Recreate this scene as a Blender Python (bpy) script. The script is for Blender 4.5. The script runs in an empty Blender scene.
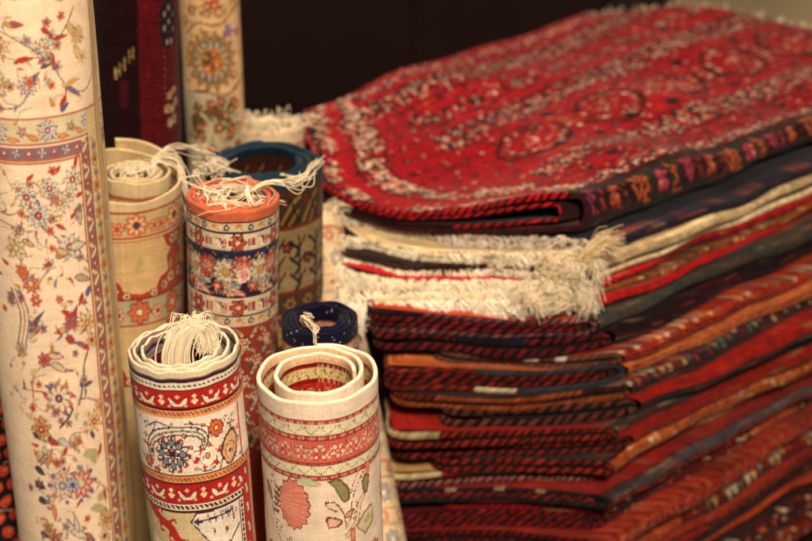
import bpy, math
import numpy as np
from mathutils import Matrix, Vector

C = bpy.context.scene.collection
rng = np.random.default_rng(7)
PI = math.pi

# ------------------------------------------------------------------ camera model (photo pixels -> rays)
H = 1.42
PITCH = math.radians(25)
LENS = 60.0
F = LENS / 36.0 * 812

def ray(px, py):
    x = (px - 406) / F
    y = -(py - 270.5) / F
    cp, sp = math.cos(PITCH), math.sin(PITCH)
    return np.array([x, cp + y * sp, -sp + y * cp])      # right, forward, up

def at(px, py, Y):
    d = ray(px, py)
    return np.array([0, 0, H]) + d * (Y / d[1])

def depth_of(p):
    cp, sp = math.cos(PITCH), math.sin(PITCH)
    return p[1] * cp - (p[2] - H) * sp

# ------------------------------------------------------------------ colour helpers
def lin(c):
    if isinstance(c, str):
        c = [int(c[i:i + 2], 16) for i in (0, 2, 4)]
    c = np.array(c, float) / 255.0
    return np.where(c <= 0.04045, c / 12.92, ((c + 0.055) / 1.055) ** 2.4)

# ------------------------------------------------------------------ mesh helpers
def make_obj(name, V, Q, mat, col=None, uv=None, parent=None, smooth=True):
    V = np.asarray(V, np.float32).reshape(-1, 3)
    Q = np.asarray(Q, np.int32)
    me = bpy.data.meshes.new(name)
    me.vertices.add(len(V)); me.vertices.foreach_set('co', V.ravel())
    n, k = Q.shape
    me.loops.add(n * k); me.loops.foreach_set('vertex_index', Q.ravel())
    me.polygons.add(n)
    me.polygons.foreach_set('loop_start', np.arange(0, n * k, k, dtype=np.int32))
    me.update(calc_edges=True)
    me.polygons.foreach_set('use_smooth', np.full(n, smooth))
    if col is not None:
        a = me.color_attributes.new('Col', 'FLOAT_COLOR', 'POINT')
        c4 = np.ones((len(V), 4), np.float32); c4[:, :3] = np.asarray(col).reshape(-1, 3)
        a.data.foreach_set('color', c4.ravel())
    if uv is not None:
        l = me.uv_layers.new(name='UVMap')
        l.data.foreach_set('uv', np.asarray(uv, np.float32).reshape(-1, 2)[Q.ravel()].ravel())
    me.validate()
    me.materials.append(mat)
    o = bpy.data.objects.new(name, me); C.objects.link(o)
    if parent is not None: o.parent = parent
    return o

def grid_quads(nr, nc, base=0, wrap_r=False, wrap_c=False):
    r = np.arange(nr if wrap_r else nr - 1); c = np.arange(nc if wrap_c else nc - 1)
    R, K = np.meshgrid(r, c, indexing='ij')
    R2, K2 = (R + 1) % nr, (K + 1) % nc
    return np.stack([R * nc + K, R * nc + K2, R2 * nc + K2, R2 * nc + K], -1).reshape(-1, 4) + base

class Pack:
    """collects grids into one mesh"""
    def __init__(s): s.V = []; s.Q = []; s.Cc = []; s.U = []; s.n = 0
    def grid(s, P, col, uv, flip=False, **kw):
        nr, nc = P.shape[:2]
        q = grid_quads(nr, nc, s.n, **kw)
        if flip: q = q[:, ::-1]
        s.V.append(P.reshape(-1, 3)); s.Q.append(q)
        s.Cc.append(np.broadcast_to(col, P.shape).reshape(-1, 3)); s.U.append(uv.reshape(-1, 2))
        s.n += nr * nc
    def build(s, name, mat, parent=None):
        return make_obj(name, np.concatenate(s.V), np.concatenate(s.Q), mat, np.concatenate(s.Cc), np.concatenate(s.U), parent)

def empty(name, M):
    o = bpy.data.objects.new(name, None); C.objects.link(o); o.matrix_world = M
    o.empty_display_size = 0.05
    return o

def tag(o, label=None, cat=None, group=None, kind=None):
    if label: o['label'] = label
    if cat: o['category'] = cat
    if group: o['group'] = group
    if kind: o['kind'] = kind

def tubes(P, rad, col, sides=5):
    """P (S,N,3) strands; returns V,Q,col,uv"""
    S, N, _ = P.shape
    T = np.gradient(P, axis=1); T /= np.linalg.norm(T, axis=2, keepdims=True) + 1e-12
    ref = np.array([0.31, 0.53, 0.79])
    A = np.cross(T, ref); A /= np.linalg.norm(A, axis=2, keepdims=True) + 1e-9
    B = np.cross(T, A)
    t = np.linspace(0, 1, N)
    taper = (1 - 0.45 * t ** 3)
    if np.isscalar(rad): rad = np.full(S, rad)
    r = rad[:, None] * taper[None]
    an = np.arange(sides) / sides * 2 * PI
    tw = np.arange(N)[None, :, None] * 0.0
    V = P[:, :, None, :] + r[:, :, None, None] * (np.cos(an)[None, None, :, None] * A[:, :, None, :] + np.sin(an)[None, None, :, None] * B[:, :, None, :])
    q = grid_quads(N, sides, wrap_c=True)
    Q = (q[None] + (np.arange(S) * N * sides)[:, None, None]).reshape(-1, 4)
    col = np.broadcast_to(np.asarray(col)[:, None, None, :] if np.ndim(col) == 2 else col, V.shape)
    seg = np.linalg.norm(np.diff(P, axis=1), axis=2); arc = np.concatenate([np.zeros((S, 1)), np.cumsum(seg, 1)], 1)
    uv = np.zeros(V.shape[:3] + (2,)); uv[..., 0] = arc[:, :, None]; uv[..., 1] = (an / 6.28 * 0.004)[None, None]
    return V.reshape(-1, 3), Q, col.reshape(-1, 3), uv.reshape(-1, 2)

def strand_obj(name, lists, mat, parent=None):
    """lists: [(P, rad, col)]"""
    Vs, Qs, Cs, Us = [], [], [], []; n = 0
    for P, rad, col in lists:
        V, Q, c, u = tubes(P, rad, col)
        Vs.append(V); Qs.append(Q + n); Cs.append(c); Us.append(u); n += len(V)
    return make_obj(name, np.concatenate(Vs), np.concatenate(Qs), mat, np.concatenate(Cs), np.concatenate(Us), parent)

# ------------------------------------------------------------------ materials
def nt_base(name, rough=0.9):
    m = bpy.data.materials.new(name); m.use_nodes = True
    nt = m.node_tree; b = nt.nodes['Principled BSDF']
    b.inputs['Roughness'].default_value = rough
    b.inputs['Specular IOR Level'].default_value = 0.07
    return m, nt, b

def fabric(name, pitch_u=0.0013, pitch_v=0.0013, weave=0.5, pile=0.4, pile_scale=900, sheen=0.25, var=0.12, dist=0.0006):
    m, nt, b = nt_base(name)
    N, L = nt.nodes, nt.links
    b.inputs['Sheen Weight'].default_value = sheen
    b.inputs['Sheen Roughness'].default_value = 0.5
    vc = N.new('ShaderNodeVertexColor'); vc.layer_name = 'Col'
    tc = N.new('ShaderNodeTexCoord')
    no = N.new('ShaderNodeTexNoise'); no.inputs['Scale'].default_value = 55; no.inputs['Detail'].default_value = 5
    L.new(tc.outputs['Object'], no.inputs['Vector'])
    mr = N.new('ShaderNodeMapRange'); mr.inputs[3].default_value = 1 - var * 1.3; mr.inputs[4].default_value = 1 + var
    mr.inputs[1].default_value = 0.25; mr.inputs[2].default_value = 0.75
    L.new(no.outputs['Fac'], mr.inputs[0])
    mul = N.new('ShaderNodeVectorMath'); mul.operation = 'MULTIPLY'
    L.new(vc.outputs['Color'], mul.inputs[0]); L.new(mr.outputs[0], mul.inputs[1])
    L.new(mul.outputs[0], b.inputs['Base Color'])
    def wave(direction, pitch):
        w = N.new('ShaderNodeTexWave'); w.wave_type = 'BANDS'; w.bands_direction = direction
        w.inputs['Scale'].default_value = 2 * PI / (20 * pitch); w.inputs['Distortion'].default_value = 0.6
        w.inputs['Detail'].default_value = 1.0
        L.new(tc.outputs['UV'], w.inputs['Vector']); return w
    wx, wy = wave('X', pitch_u), wave('Y', pitch_v)
    ad = N.new('ShaderNodeMath'); ad.operation = 'ADD'
    L.new(wx.outputs['Fac'], ad.inputs[0]); L.new(wy.outputs['Fac'], ad.inputs[1])
    mw = N.new('ShaderNodeMath'); mw.operation = 'MULTIPLY'; mw.inputs[1].default_value = weave * 0.5
    L.new(ad.outputs[0], mw.inputs[0])
    pn = N.new('ShaderNodeTexNoise'); pn.inputs['Scale'].default_value = pile_scale; pn.inputs['Detail'].default_value = 2
    L.new(tc.outputs['Object'], pn.inputs['Vector'])
    mp = N.new('ShaderNodeMath'); mp.operation = 'MULTIPLY_ADD'; mp.inputs[1].default_value = pile
    L.new(pn.outputs['Fac'], mp.inputs[0]); L.new(mw.outputs[0], mp.inputs[2])
    bu = N.new('ShaderNodeBump'); bu.inputs['Strength'].default_value = 0.7; bu.inputs['Distance'].default_value = dist
    L.new(mp.outputs[0], bu.inputs['Height']); L.new(bu.outputs['Normal'], b.inputs['Normal'])
    return m

M_FLAT = fabric('woven_rug_back', weave=0.0, pile=0.8, pile_scale=1100, sheen=.08)
M_PILE = fabric('wool_pile', weave=0.0, pile=1.0, pile_scale=600, sheen=0.06, dist=0.0012)
M_STACK = fabric('kilim_weave', 0.002, 0.002, weave=0.25, pile=0.9, pile_scale=500, sheen=0.05, var=0.2, dist=0.001)
M_CORD = fabric('wool_overcast_cord', 0.002, 0.01, weave=0.1, pile=0.8, pile_scale=800, sheen=0.06, var=0.2, dist=0.001)
M_COTTON = fabric('cotton_fringe', 0.0009, 0.02, weave=0.8, pile=0.4, sheen=0.15, var=0.08, dist=0.0003)

# ------------------------------------------------------------------ canvas: knot by knot rug patterns
class Canvas:
    def __init__(s, u0, u1, v0, v1, cell, bg):
        s.u0, s.v0, s.c = u0, v0, cell
        s.W = int(math.ceil((u1 - u0) / cell)) + 1; s.Hh = int(math.ceil((v1 - v0) / cell)) + 1
        s.a = np.empty((s.Hh, s.W, 3)); s.a[:] = lin(bg)
        s.u1, s.v1 = u1, v1; s.ow = .9
    def box(s, a, b, c, d):
        i0 = max(0, int((a - s.u0) / s.c)); i1 = min(s.W, int((b - s.u0) / s.c) + 2)
        j0 = max(0, int((c - s.v0) / s.c)); j1 = min(s.Hh, int((d - s.v0) / s.c) + 2)
        if i1 <= i0 or j1 <= j0: return None
        U, V = np.meshgrid(s.u0 + np.arange(i0, i1) * s.c, s.v0 + np.arange(j0, j1) * s.c)
        return (slice(j0, j1), slice(i0, i1)), U, V
    def put(s, sl, m, col, al=1.0):
        if isinstance(col, str): col = lin(col)
        r = s.a[sl]; r[m] = r[m] * (1 - al) + np.asarray(col) * al
    def rect(s, u0, v0, u1, v1, col, al=1.0):
        b = s.box(u0, u1, v0, v1)
        if b is None: return
        sl, U, V = b; s.put(sl, (U >= u0) & (U < u1) & (V >= v0) & (V < v1), col, al)
    def band(s, v0, v1, col): s.rect(s.u0 - 1, v0, s.u1 + 1, v1, col)
    def vband(s, u0, u1, v0, v1, col): s.rect(u0, v0, u1, v1, col)
    def ell(s, cu, cv, ru, rv, col, ang=0.0, al=1.0):
        R = max(ru, rv); b = s.box(cu - R, cu + R, cv - R, cv + R)
        if b is None: return
        sl, U, V = b; ca, sa = math.cos(ang), math.sin(ang)
        x = (U - cu) * ca + (V - cv) * sa; y = -(U - cu) * sa + (V - cv) * ca
        s.put(sl, (x / ru) ** 2 + (y / rv) ** 2 <= 1, col, al)
    def poly(s, pts, col, al=1.0):
        p = np.asarray(pts, float); b = s.box(p[:, 0].min(), p[:, 0].max(), p[:, 1].min(), p[:, 1].max())
        if b is None: return
        sl, U, V = b; ins = np.zeros(U.shape, bool); n = len(p)
        for i in range(n):
            x1, y1 = p[i]; x2, y2 = p[(i + 1) % n]
            if y1 == y2: continue
            c = ((y1 > V) != (y2 > V)) & (U < (x2 - x1) * (V - y1) / (y2 - y1) + x1); ins ^= c
        s.put(sl, ins, col, al)
    def line(s, pts, w, col, dash=None):
        p = np.asarray(pts, float); h = w / 2; acc = 0
        for i in range(len(p) - 1):
            a, b2 = p[i], p[i + 1]; L = np.hypot(*(b2 - a))
            if L < 1e-6: continue
            b = s.box(min(a[0], b2[0]) - h, max(a[0], b2[0]) + h, min(a[1], b2[1]) - h, max(a[1], b2[1]) + h)
            if b is not None:
                sl, U, V = b; t = ((U - a[0]) * (b2[0] - a[0]) + (V - a[1]) * (b2[1] - a[1])) / L ** 2
                tc = np.clip(t, 0, 1)
                m = np.hypot(U - a[0] - tc * (b2[0] - a[0]), V - a[1] - tc * (b2[1] - a[1])) <= h
                if dash: m &= ((acc + tc * L) % dash) < dash * 0.6
                s.put(sl, m, col)
            acc += L
    def curve(s, pts, w, col, dash=None, n=14):
        s.line(cat(pts, n), w, col, dash)
    def flower(s, cu, cv, r, n, petal, outline=None, center=None, ph=0.0, wf=0.5, inner=None):
        rr = r * 0.58; pw = r * wf
        for k in range(n):
            a = ph + 2 * PI * k / n; x, y = cu + rr * math.cos(a), cv + rr * math.sin(a)
            if outline: s.ell(x, y, r * 0.46 + s.ow, pw * 0.62 + s.ow, outline, a)
        for k in range(n):
            a = ph + 2 * PI * k / n; x, y = cu + rr * math.cos(a), cv + rr * math.sin(a)
            s.ell(x, y, r * 0.44, pw * 0.55, petal if isinstance(petal, str) else petal[k % len(petal)], a)
            if inner: s.ell(x, y, r * 0.2, pw * 0.25, inner, a)
        if center:
            if outline: s.ell(cu, cv, r * 0.3 + 0.8, r * 0.3 + 0.8, outline)
            s.ell(cu, cv, r * 0.28, r * 0.28, center)
    def leaf(s, u, v, L, w, ang, col, outline=None, bend=0.25):
        t = np.linspace(0, 1, 9); ca, sa = math.cos(ang), math.sin(ang)
        ctr = np.stack([t * L, bend * L * t * t], 1); wd = w / 2 * np.sin(PI * t ** 0.8)
        up = ctr + np.stack([0 * t, wd], 1); dn = ctr - np.stack([0 * t, wd], 1)
        P = np.concatenate([up, dn[::-1]]); P = np.stack([u + P[:, 0] * ca - P[:, 1] * sa, v + P[:, 0] * sa + P[:, 1] * ca], 1)
        s.poly(P, col)
        if outline: s.line(np.concatenate([P, P[:1]]), 1.1, outline)
    def zig(s, v0, v1, per, w, col, u0=None, u1=None, dash=None, ph=0):
        u0 = s.u0 if u0 is None else u0; u1 = s.u1 if u1 is None else u1
        n = int((u1 - u0) / (per / 2)) + 2
        s.line([(u0 + ph + i * per / 2, v0 if i % 2 else v1) for i in range(n)], w, col, dash)
    def dashes(s, v0, v1, per, fr, col, slant=0.0, u0=None, u1=None):
        u0 = s.u0 if u0 is None else u0; u1 = s.u1 if u1 is None else u1
        b = s.box(u0, u1, v0, v1)
        if b is None: return
        sl, U, V = b; m = (((U + slant * (V - v0)) % per) < per * fr) & (V >= v0) & (V < v1) & (U >= u0) & (U <= u1); s.put(sl, m, col)
    def vdashes(s, u0, u1, v0, v1, per, fr, col, slant=0.0):
        b = s.box(u0, u1, v0, v1)
        if b is None: return
        sl, U, V = b; m = (((V + slant * (U - u0)) % per) < per * fr) & (V >= v0) & (V < v1) & (U >= u0) & (U <= u1); s.put(sl, m, col)
    def art(s, cu, cv, rows, pal, px=1.1, flip=False, rot=0):
        A = np.array([list(r.ljust(max(map(len, rows)))) for r in rows])
        if flip: A = A[:, ::-1]
        if rot: A = np.rot90(A, rot)
        h, w = A.shape
        for j in range(h):
            for i in range(w):
                if A[j, i] in pal:
                    u, v = cu + (i - w / 2) * px, cv + (j - h / 2) * px
                    s.rect(u, v, u + px, v + px, pal[A[j, i]])
    def wear(s, knot=0.07, row=0.04, seed=1, blotch=0.05):
        r = np.random.default_rng(seed)
        s.a *= 1 + knot * r.standard_normal((s.Hh, s.W, 1))
        s.a *= 1 + row * r.standard_normal((s.Hh, 1, 1))
        s.a *= 1 + row * 0.6 * r.standard_normal((1, s.W, 1))
        s.a[::2] *= 1.025; s.a[1::2] *= .975; s.a[:, ::2] *= 1.02; s.a[:, 1::2] *= .98
        # broad abrash
        k = r.standard_normal((12, 12)); yy = np.linspace(0, 10.99, s.Hh); xx = np.linspace(0, 10.99, s.W)
        y0 = yy.astype(int); x0 = xx.astype(int); fy = (yy - y0)[:, None]; fx = (xx - x0)[None]
        fy = fy * fy * (3 - 2 * fy); fx = fx * fx * (3 - 2 * fx)
        z = (k[y0][:, x0] * (1 - fy) * (1 - fx) + k[y0 + 1][:, x0] * fy * (1 - fx) + k[y0][:, x0 + 1] * (1 - fy) * fx + k[y0 + 1][:, x0 + 1] * fy * fx)
        s.a *= 1 + blotch * z[..., None]
        s.a = np.clip(s.a, 0.002, 0.95)
    def soften(s, k=1):
        for _ in range(k):
            p = np.pad(s.a, ((1, 1), (1, 1), (0, 0)), 'edge'); s.a = (p[:-2, 1:-1] + p[2:, 1:-1] + p[1:-1, :-2] + p[1:-1, 2:] + 2 * p[1:-1, 1:-1]) / 6
    def sample(s, U, V):
        i = np.mod(np.rint((U - s.u0) / s.c).astype(int), s.W); j = np.clip(np.rint((V - s.v0) / s.c).astype(int), 0, None)
        j = np.where(j >= s.Hh, s.Hh - 1 - np.mod(j, max(1, s.Hh // 2)), j)
        return s.a[j, i]

def cat(pts, n=14):
    p = np.asarray(pts, float); p = np.vstack([2 * p[0] - p[1], p, 2 * p[-1] - p[-2]]); out = []
    for i in range(1, len(p) - 2):
        for t in np.linspace(0, 1, n, endpoint=False):
            a, b, c, d = p[i - 1:i + 3]
            out.append(0.5 * (2 * b + (c - a) * t + (2 * a - 5 * b + 4 * c - d) * t * t + (3 * b - a - 3 * c + d) * t ** 3))
    out.append(p[-2]); return np.array(out)

# ------------------------------------------------------------------ rolled rug
class Roll:
    def __init__(s, name, top, bot, Rpx, label, cat_='rolled rug', group=None, turns=2.4, thick_px=3.6, pitch_px=6.5,
                 chir=1, wave=1.2, waven=7, loose=None, above=0, seed=1, tilt=0.0):
        """top=(px,py,Y) rim centre in photo pixels; bot=(px,py,Y) a lower point of the axis"""
        s.P = at(*top); s.B = at(*bot)
        d = s.B - s.P; d /= np.linalg.norm(d)
        s.P = s.P - d * 0.0
        s.mpp = depth_of(s.P) / F
        if above: s.P = s.P - d * above
        k = (0.004 - s.P[2]) / d[2]; s.base = s.P + d * k; s.L = k
        ax = -d; f = np.array([-s.base[0], -s.base[1], 0]); f = f - ax * f.dot(ax); f /= np.linalg.norm(f)
        r = np.cross(ax, f); 
        # f toward camera, r should point to screen right
        if r[0] < 0: r = -r
        M = Matrix.Identity(4)
        for i in range(3): M[i][0], M[i][1], M[i][2], M[i][3] = f[i], r[i], ax[i], s.base[i]
        s.ok = np.linalg.det(np.stack([f, r, ax], 1)) > 0
        elev = math.asin(abs(np.dot(-d, ray(top[0], top[1]) / np.linalg.norm(ray(top[0], top[1])))))
        s.fs = s.mpp / math.cos(elev)            # metres of roll per photo pixel of v
        s.R = Rpx * s.mpp; s.Rpx = Rpx; s.name = name
        s.root = empty(name, M); tag(s.root, label, cat_, group); s.tilt = tilt * s.mpp; s.relief = .07; s.deep = 1.0; s.inoff = 0.0
        P0 = at(*top); dd = np.linspace(-above - .05, k + .05, 400); pp = P0[None] + dd[:, None] * d[None]
        cp, sp = math.cos(PITCH), math.sin(PITCH); zc = pp[:, 1] * cp - (pp[:, 2] - H) * sp; yc = pp[:, 1] * sp + (pp[:, 2] - H) * cp
        s.tv, s.ty = dd + above, 270.5 - F * yc / zc - top[1]; s.bottom_y = 541 - top[1]
        s.turns, s.th, s.pitch, s.chir, s.wave, s.waven, s.loose, s.seed = turns, thick_px * s.mpp, pitch_px * s.mpp, chir, wave * s.mpp, waven, loose, seed
        s.above = above / s.fs                    # px of v above the given point
        s.ph = np.random.default_rng(seed).uniform(0, 6.28, 8)
    def centre_r(s, a):
        """a = unrolled angle from outer flap; returns r,cx,cy (local f,r)"""
        r = s.R - s.th * 0 - s.pitch * a / (2 * PI)
        cx = np.zeros_like(a); cy = np.zeros_like(a)
        if s.loose is not None:
            L = np.array(s.loose, float)
            g = np.linspace(-.5, 5, 700) * 2 * PI; kk = np.hanning(61); kk /= kk.sum()
            def sm(c): return np.interp(a, g[30:-30], np.convolve(np.interp(g, L[:, 0] * 2 * PI, L[:, c]), kk, 'valid')) * s.R
            r, cx, cy = sm(1), sm(2), sm(3)
        return r, cx, cy
    def pos(s, a, v, inset):
        """a angle arrays, v metres below rim, inset metres inward"""
        th = PI + s.chir * a
        r, cx, cy = s.centre_r(a); p = s.ph
        wob = 1 + 0.012 * np.sin(2 * th + p[0] + v * 9) + 0.008 * np.sin(3 * th + p[1] - v * 13) + 0.004 * np.sin(7 * th + p[2] + v * 30) + 0.006 * np.sin(v * 45 + p[6]) * np.cos(th + p[7])
        r = r * wob - inset
        fall = np.exp(-np.maximum(v, 0) / (14 * s.mpp))
        wv = s.wave * (np.sin(s.waven * a + p[3]) + 0.7 * np.sin((s.waven * 1.7) * a + p[4]) + 0.5 * np.sin(3 * a + p[5])) * fall
        rw = 0.35 * s.wave * np.sin(s.waven * 1.3 * a + p[5]) * fall
        z = s.L - v + wv - s.tilt * np.cos(th) * fall * np.clip(1.3 - a / (2 * PI), 0, 1)
        return np.stack([cx + (r + rw) * np.cos(th), cy + (r + rw) * np.sin(th), z], -1)
    def shell(s, pk, a, vs, canvas, inner_dark, inner_rows, ends=(0, 0)):
        """vs: metres rows outer surface; canvas sampled"""
        rt = s.th / 2; e = np.ones_like(a); w_ = rt / s.R
        if ends[0]: e *= np.sqrt(np.clip(1 - (1 - np.clip((a - a[0]) / w_, 0, 1)) ** 2, 0, 1))
        if ends[1]: e *= np.sqrt(np.clip(1 - (1 - np.clip((a[-1] - a) / (w_ * 1.5), 0, 1)) ** 2, 0, 1))
        A, V = np.meshgrid(a, vs)
        def cv(Aa, Vv): return canvas.sample(s.chir * (Aa - PI) * s.Rpx if s.chir > 0 else -(Aa - PI) * s.Rpx, np.interp(Vv, s.tv, s.ty))
        # outer rows reversed so order goes bottom->rim->inner bottom
        P1 = s.pos(A[::-1], V[::-1] + rt, rt * (1 - e)[None]); C1 = cv(A[::-1], V[::-1] + 0.5 * rt)
        q = np.linspace(0, PI, 6)[1:-1]
        A2, Q2 = np.meshgrid(a, q)
        P2 = s.pos(A2, rt - rt * np.sin(Q2), rt * (1 - e[None] * np.cos(Q2))); C2 = cv(A2, 0 * A2)
        A3, V3 = np.meshgrid(a, inner_rows)
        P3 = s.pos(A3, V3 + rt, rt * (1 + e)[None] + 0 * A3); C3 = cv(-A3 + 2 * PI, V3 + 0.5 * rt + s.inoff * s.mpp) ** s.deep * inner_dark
        kr = np.random.default_rng(s.seed).normal(0, s.relief * s.mpp, P1.shape[:2] + (1,)); kr[-3:] = 0
        P1 = P1 + kr * np.stack([np.cos(PI + s.chir * A), np.sin(PI + s.chir * A), 0 * A], -1)
        P = np.concatenate([P1, P2, P3]); Cc = np.concatenate([C1, C2, C3])
        r_, _, _ = s.centre_r(a)
        uu = np.broadcast_to((a * s.R)[None], P.shape[:2])
        vv = np.concatenate([V[::-1][:, 0], np.full(len(q), 0.0), -inner_rows])[:, None] * np.ones_like(uu)
        pk.grid(P, Cc, np.stack([uu, vv], -1), flip=(s.chir < 0))
    def build(s, canvas, mat, vis_px, cell, inner_tint=(1, 1, 1), open_top=True):
        pk = Pack()
        n = int(2 * PI * s.Rpx / cell)
        a0 = np.linspace(0, 2 * PI, n)
        vmax = min((vis_px + s.above) * s.fs, s.L - 0.02)
        vst = 0.0 if open_top else max(0, s.above - 25) * s.fs
        yy = np.arange(np.interp(vst, s.tv, s.ty), s.bottom_y + 45, cell); vs = np.interp(yy, s.ty, s.tv); vmax = min(vs[-1] + .002, s.L - .01); vs = vs[vs < vmax - .001]
        if vst > 0: vs = np.concatenate([np.linspace(0, vst, 12)[:-1], vs])
        vs = np.concatenate([vs, np.linspace(vmax, s.L - s.th / 2, 8)])
        inn = np.concatenate([np.arange(0, 70, 1.6) * s.fs if open_top else np.array([0, 10]) * s.fs, np.linspace(75 * s.fs, s.L - s.th / 2, 4)])
        a0 = np.concatenate([a0[:1], a0[0] + s.th / s.R * np.array([.03, .1, .22, .4]), a0[a0 > s.th / s.R * .5]])
        s.shell(pk, a0, vs, canvas, np.array(inner_tint), inn, (1, 0))
        m = max(20, int((s.turns - 1) * 2 * PI * s.Rpx * 0.7 / 1.8))
        a1 = np.linspace(2 * PI - 0.06, 2 * PI * s.turns, m if open_top else 60)
        vs2 = np.concatenate([np.arange(0, 60, 2.0) * s.fs if open_top else np.array([0, 30]) * s.fs, np.linspace(70 * s.fs, s.L - s.th / 2, 4)])
        a1 = np.concatenate([a1[a1 < a1[-1] - s.th / s.R * .8], a1[-1] - s.th / s.R * np.array([.7, .4, .22, .1, .03, 0])])
        s.shell(pk, a1, vs2, canvas, np.array(inner_tint), inn, (0, 1))
        s.body = pk.build('rug_body', mat, s.root)
        return s
    def fringe(s, lists, name='fringe'):
        return strand_obj(name, lists, M_COTTON, s.root)

COT = lin('e9dcc0')
def cotton_cols(n, spread=0.08, base=None, r=None):
    r = r or rng
    b = COT if base is None else base
    return np.clip(b[None] * (1 + spread * r.standard_normal((n, 1))), 0, 0.9)

def resample(P, n):
    """P (S,k,3) control -> smooth (S,n,3) via catmull"""
    S, k, _ = P.shape
    E = np.concatenate([2 * P[:, :1] - P[:, 1:2], P, 2 * P[:, -1:] - P[:, -2:-1]], 1)
    t = np.linspace(0, k - 1 - 1e-6, n); i = t.astype(int); f = (t - i)[None, :, None]
    a, b, c, d = E[:, i], E[:, i + 1], E[:, i + 2], E[:, i + 3]
    return 0.5 * (2 * b + (c - a) * f + (2 * a - 5 * b + 4 * c - d) * f ** 2 + (3 * b - a - 3 * c + d) * f ** 3)


# ------------------------------------------------------------------ knotted motifs
BIRD = ["w....ww..", "ww..wwww.", "www..dww.", ".wwwwww..", "..wwwwww.", "...wwww..", "....ww..."]
TULIP = ["..ww..", ".wwww.", ".dwwd.", "..yy..", ".wyyw.", "wwwwww", ".wwww.", "..ww.."]
ARM = ["ww......", ".ww.....", "..ww....", "..www..w", "...wwwww", "....www."]
TRID = ["r...r...r", "rr.rrr.rr", ".rrrrrrr.", "..rrrrr..", "....r....", "....r...."]
ARROW = ["...p....", "..pp....", ".ppppppp", "pppppppp", ".ppppppp", "..pp....", "...p...."]
RINGLET = [".dd.", "d..d", "d..d", ".dd."]
SBIRD = ["nnnn...", "...nn..", ".ww.nn.", "wwww.n.", "wowww..", ".wwwww.", "..wwwrr"]

def red_band(c, v0, v1, u0, u1, ph=0, bg='b3221c'):
    c.rect(u0, v0, u1, v1, bg); h = v1 - v0; m = (v0 + v1) / 2
    c.rect(u0, v0, u1, v0 + 1, '3a1a1c'); c.rect(u0, v1 - 1, u1, v1, '3a1a1c')
    pal = {'w': 'e9dcbf', 'd': '3c2238', 'y': 'd9a94e'}
    u = u0 - 60 + ph; k = 0
    while u < u1 + 20:
        if u > u0 - 6:
            if k % 2 == 0: c.art(u, m - 0.5, TULIP, pal, 1.15)
            else:
                for sg in (-1, 1):
                    c.leaf(u + sg * 1.2, m + 5.2, 13, 6.4, -0.55 if sg > 0 else PI + 0.55, '3c2238', bend=-0.25 * sg)
                    c.leaf(u + sg * 1.8, m + 4.8, 11.2, 4.4, -0.55 if sg > 0 else PI + 0.55, 'e9dcbf', bend=-0.25 * sg)
                c.ell(u, m - 3.5, 2.2, 1.6, 'e4b9a0'); c.ell(u, m + 4.2, 3.4, 1.5, 'e9dcbf')
        if u > u0 - 3: c.ell(u + 7.5, m + 5.5, 2.2, 1.4, 'e4b9a0')
        u += 17; k += 1

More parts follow.
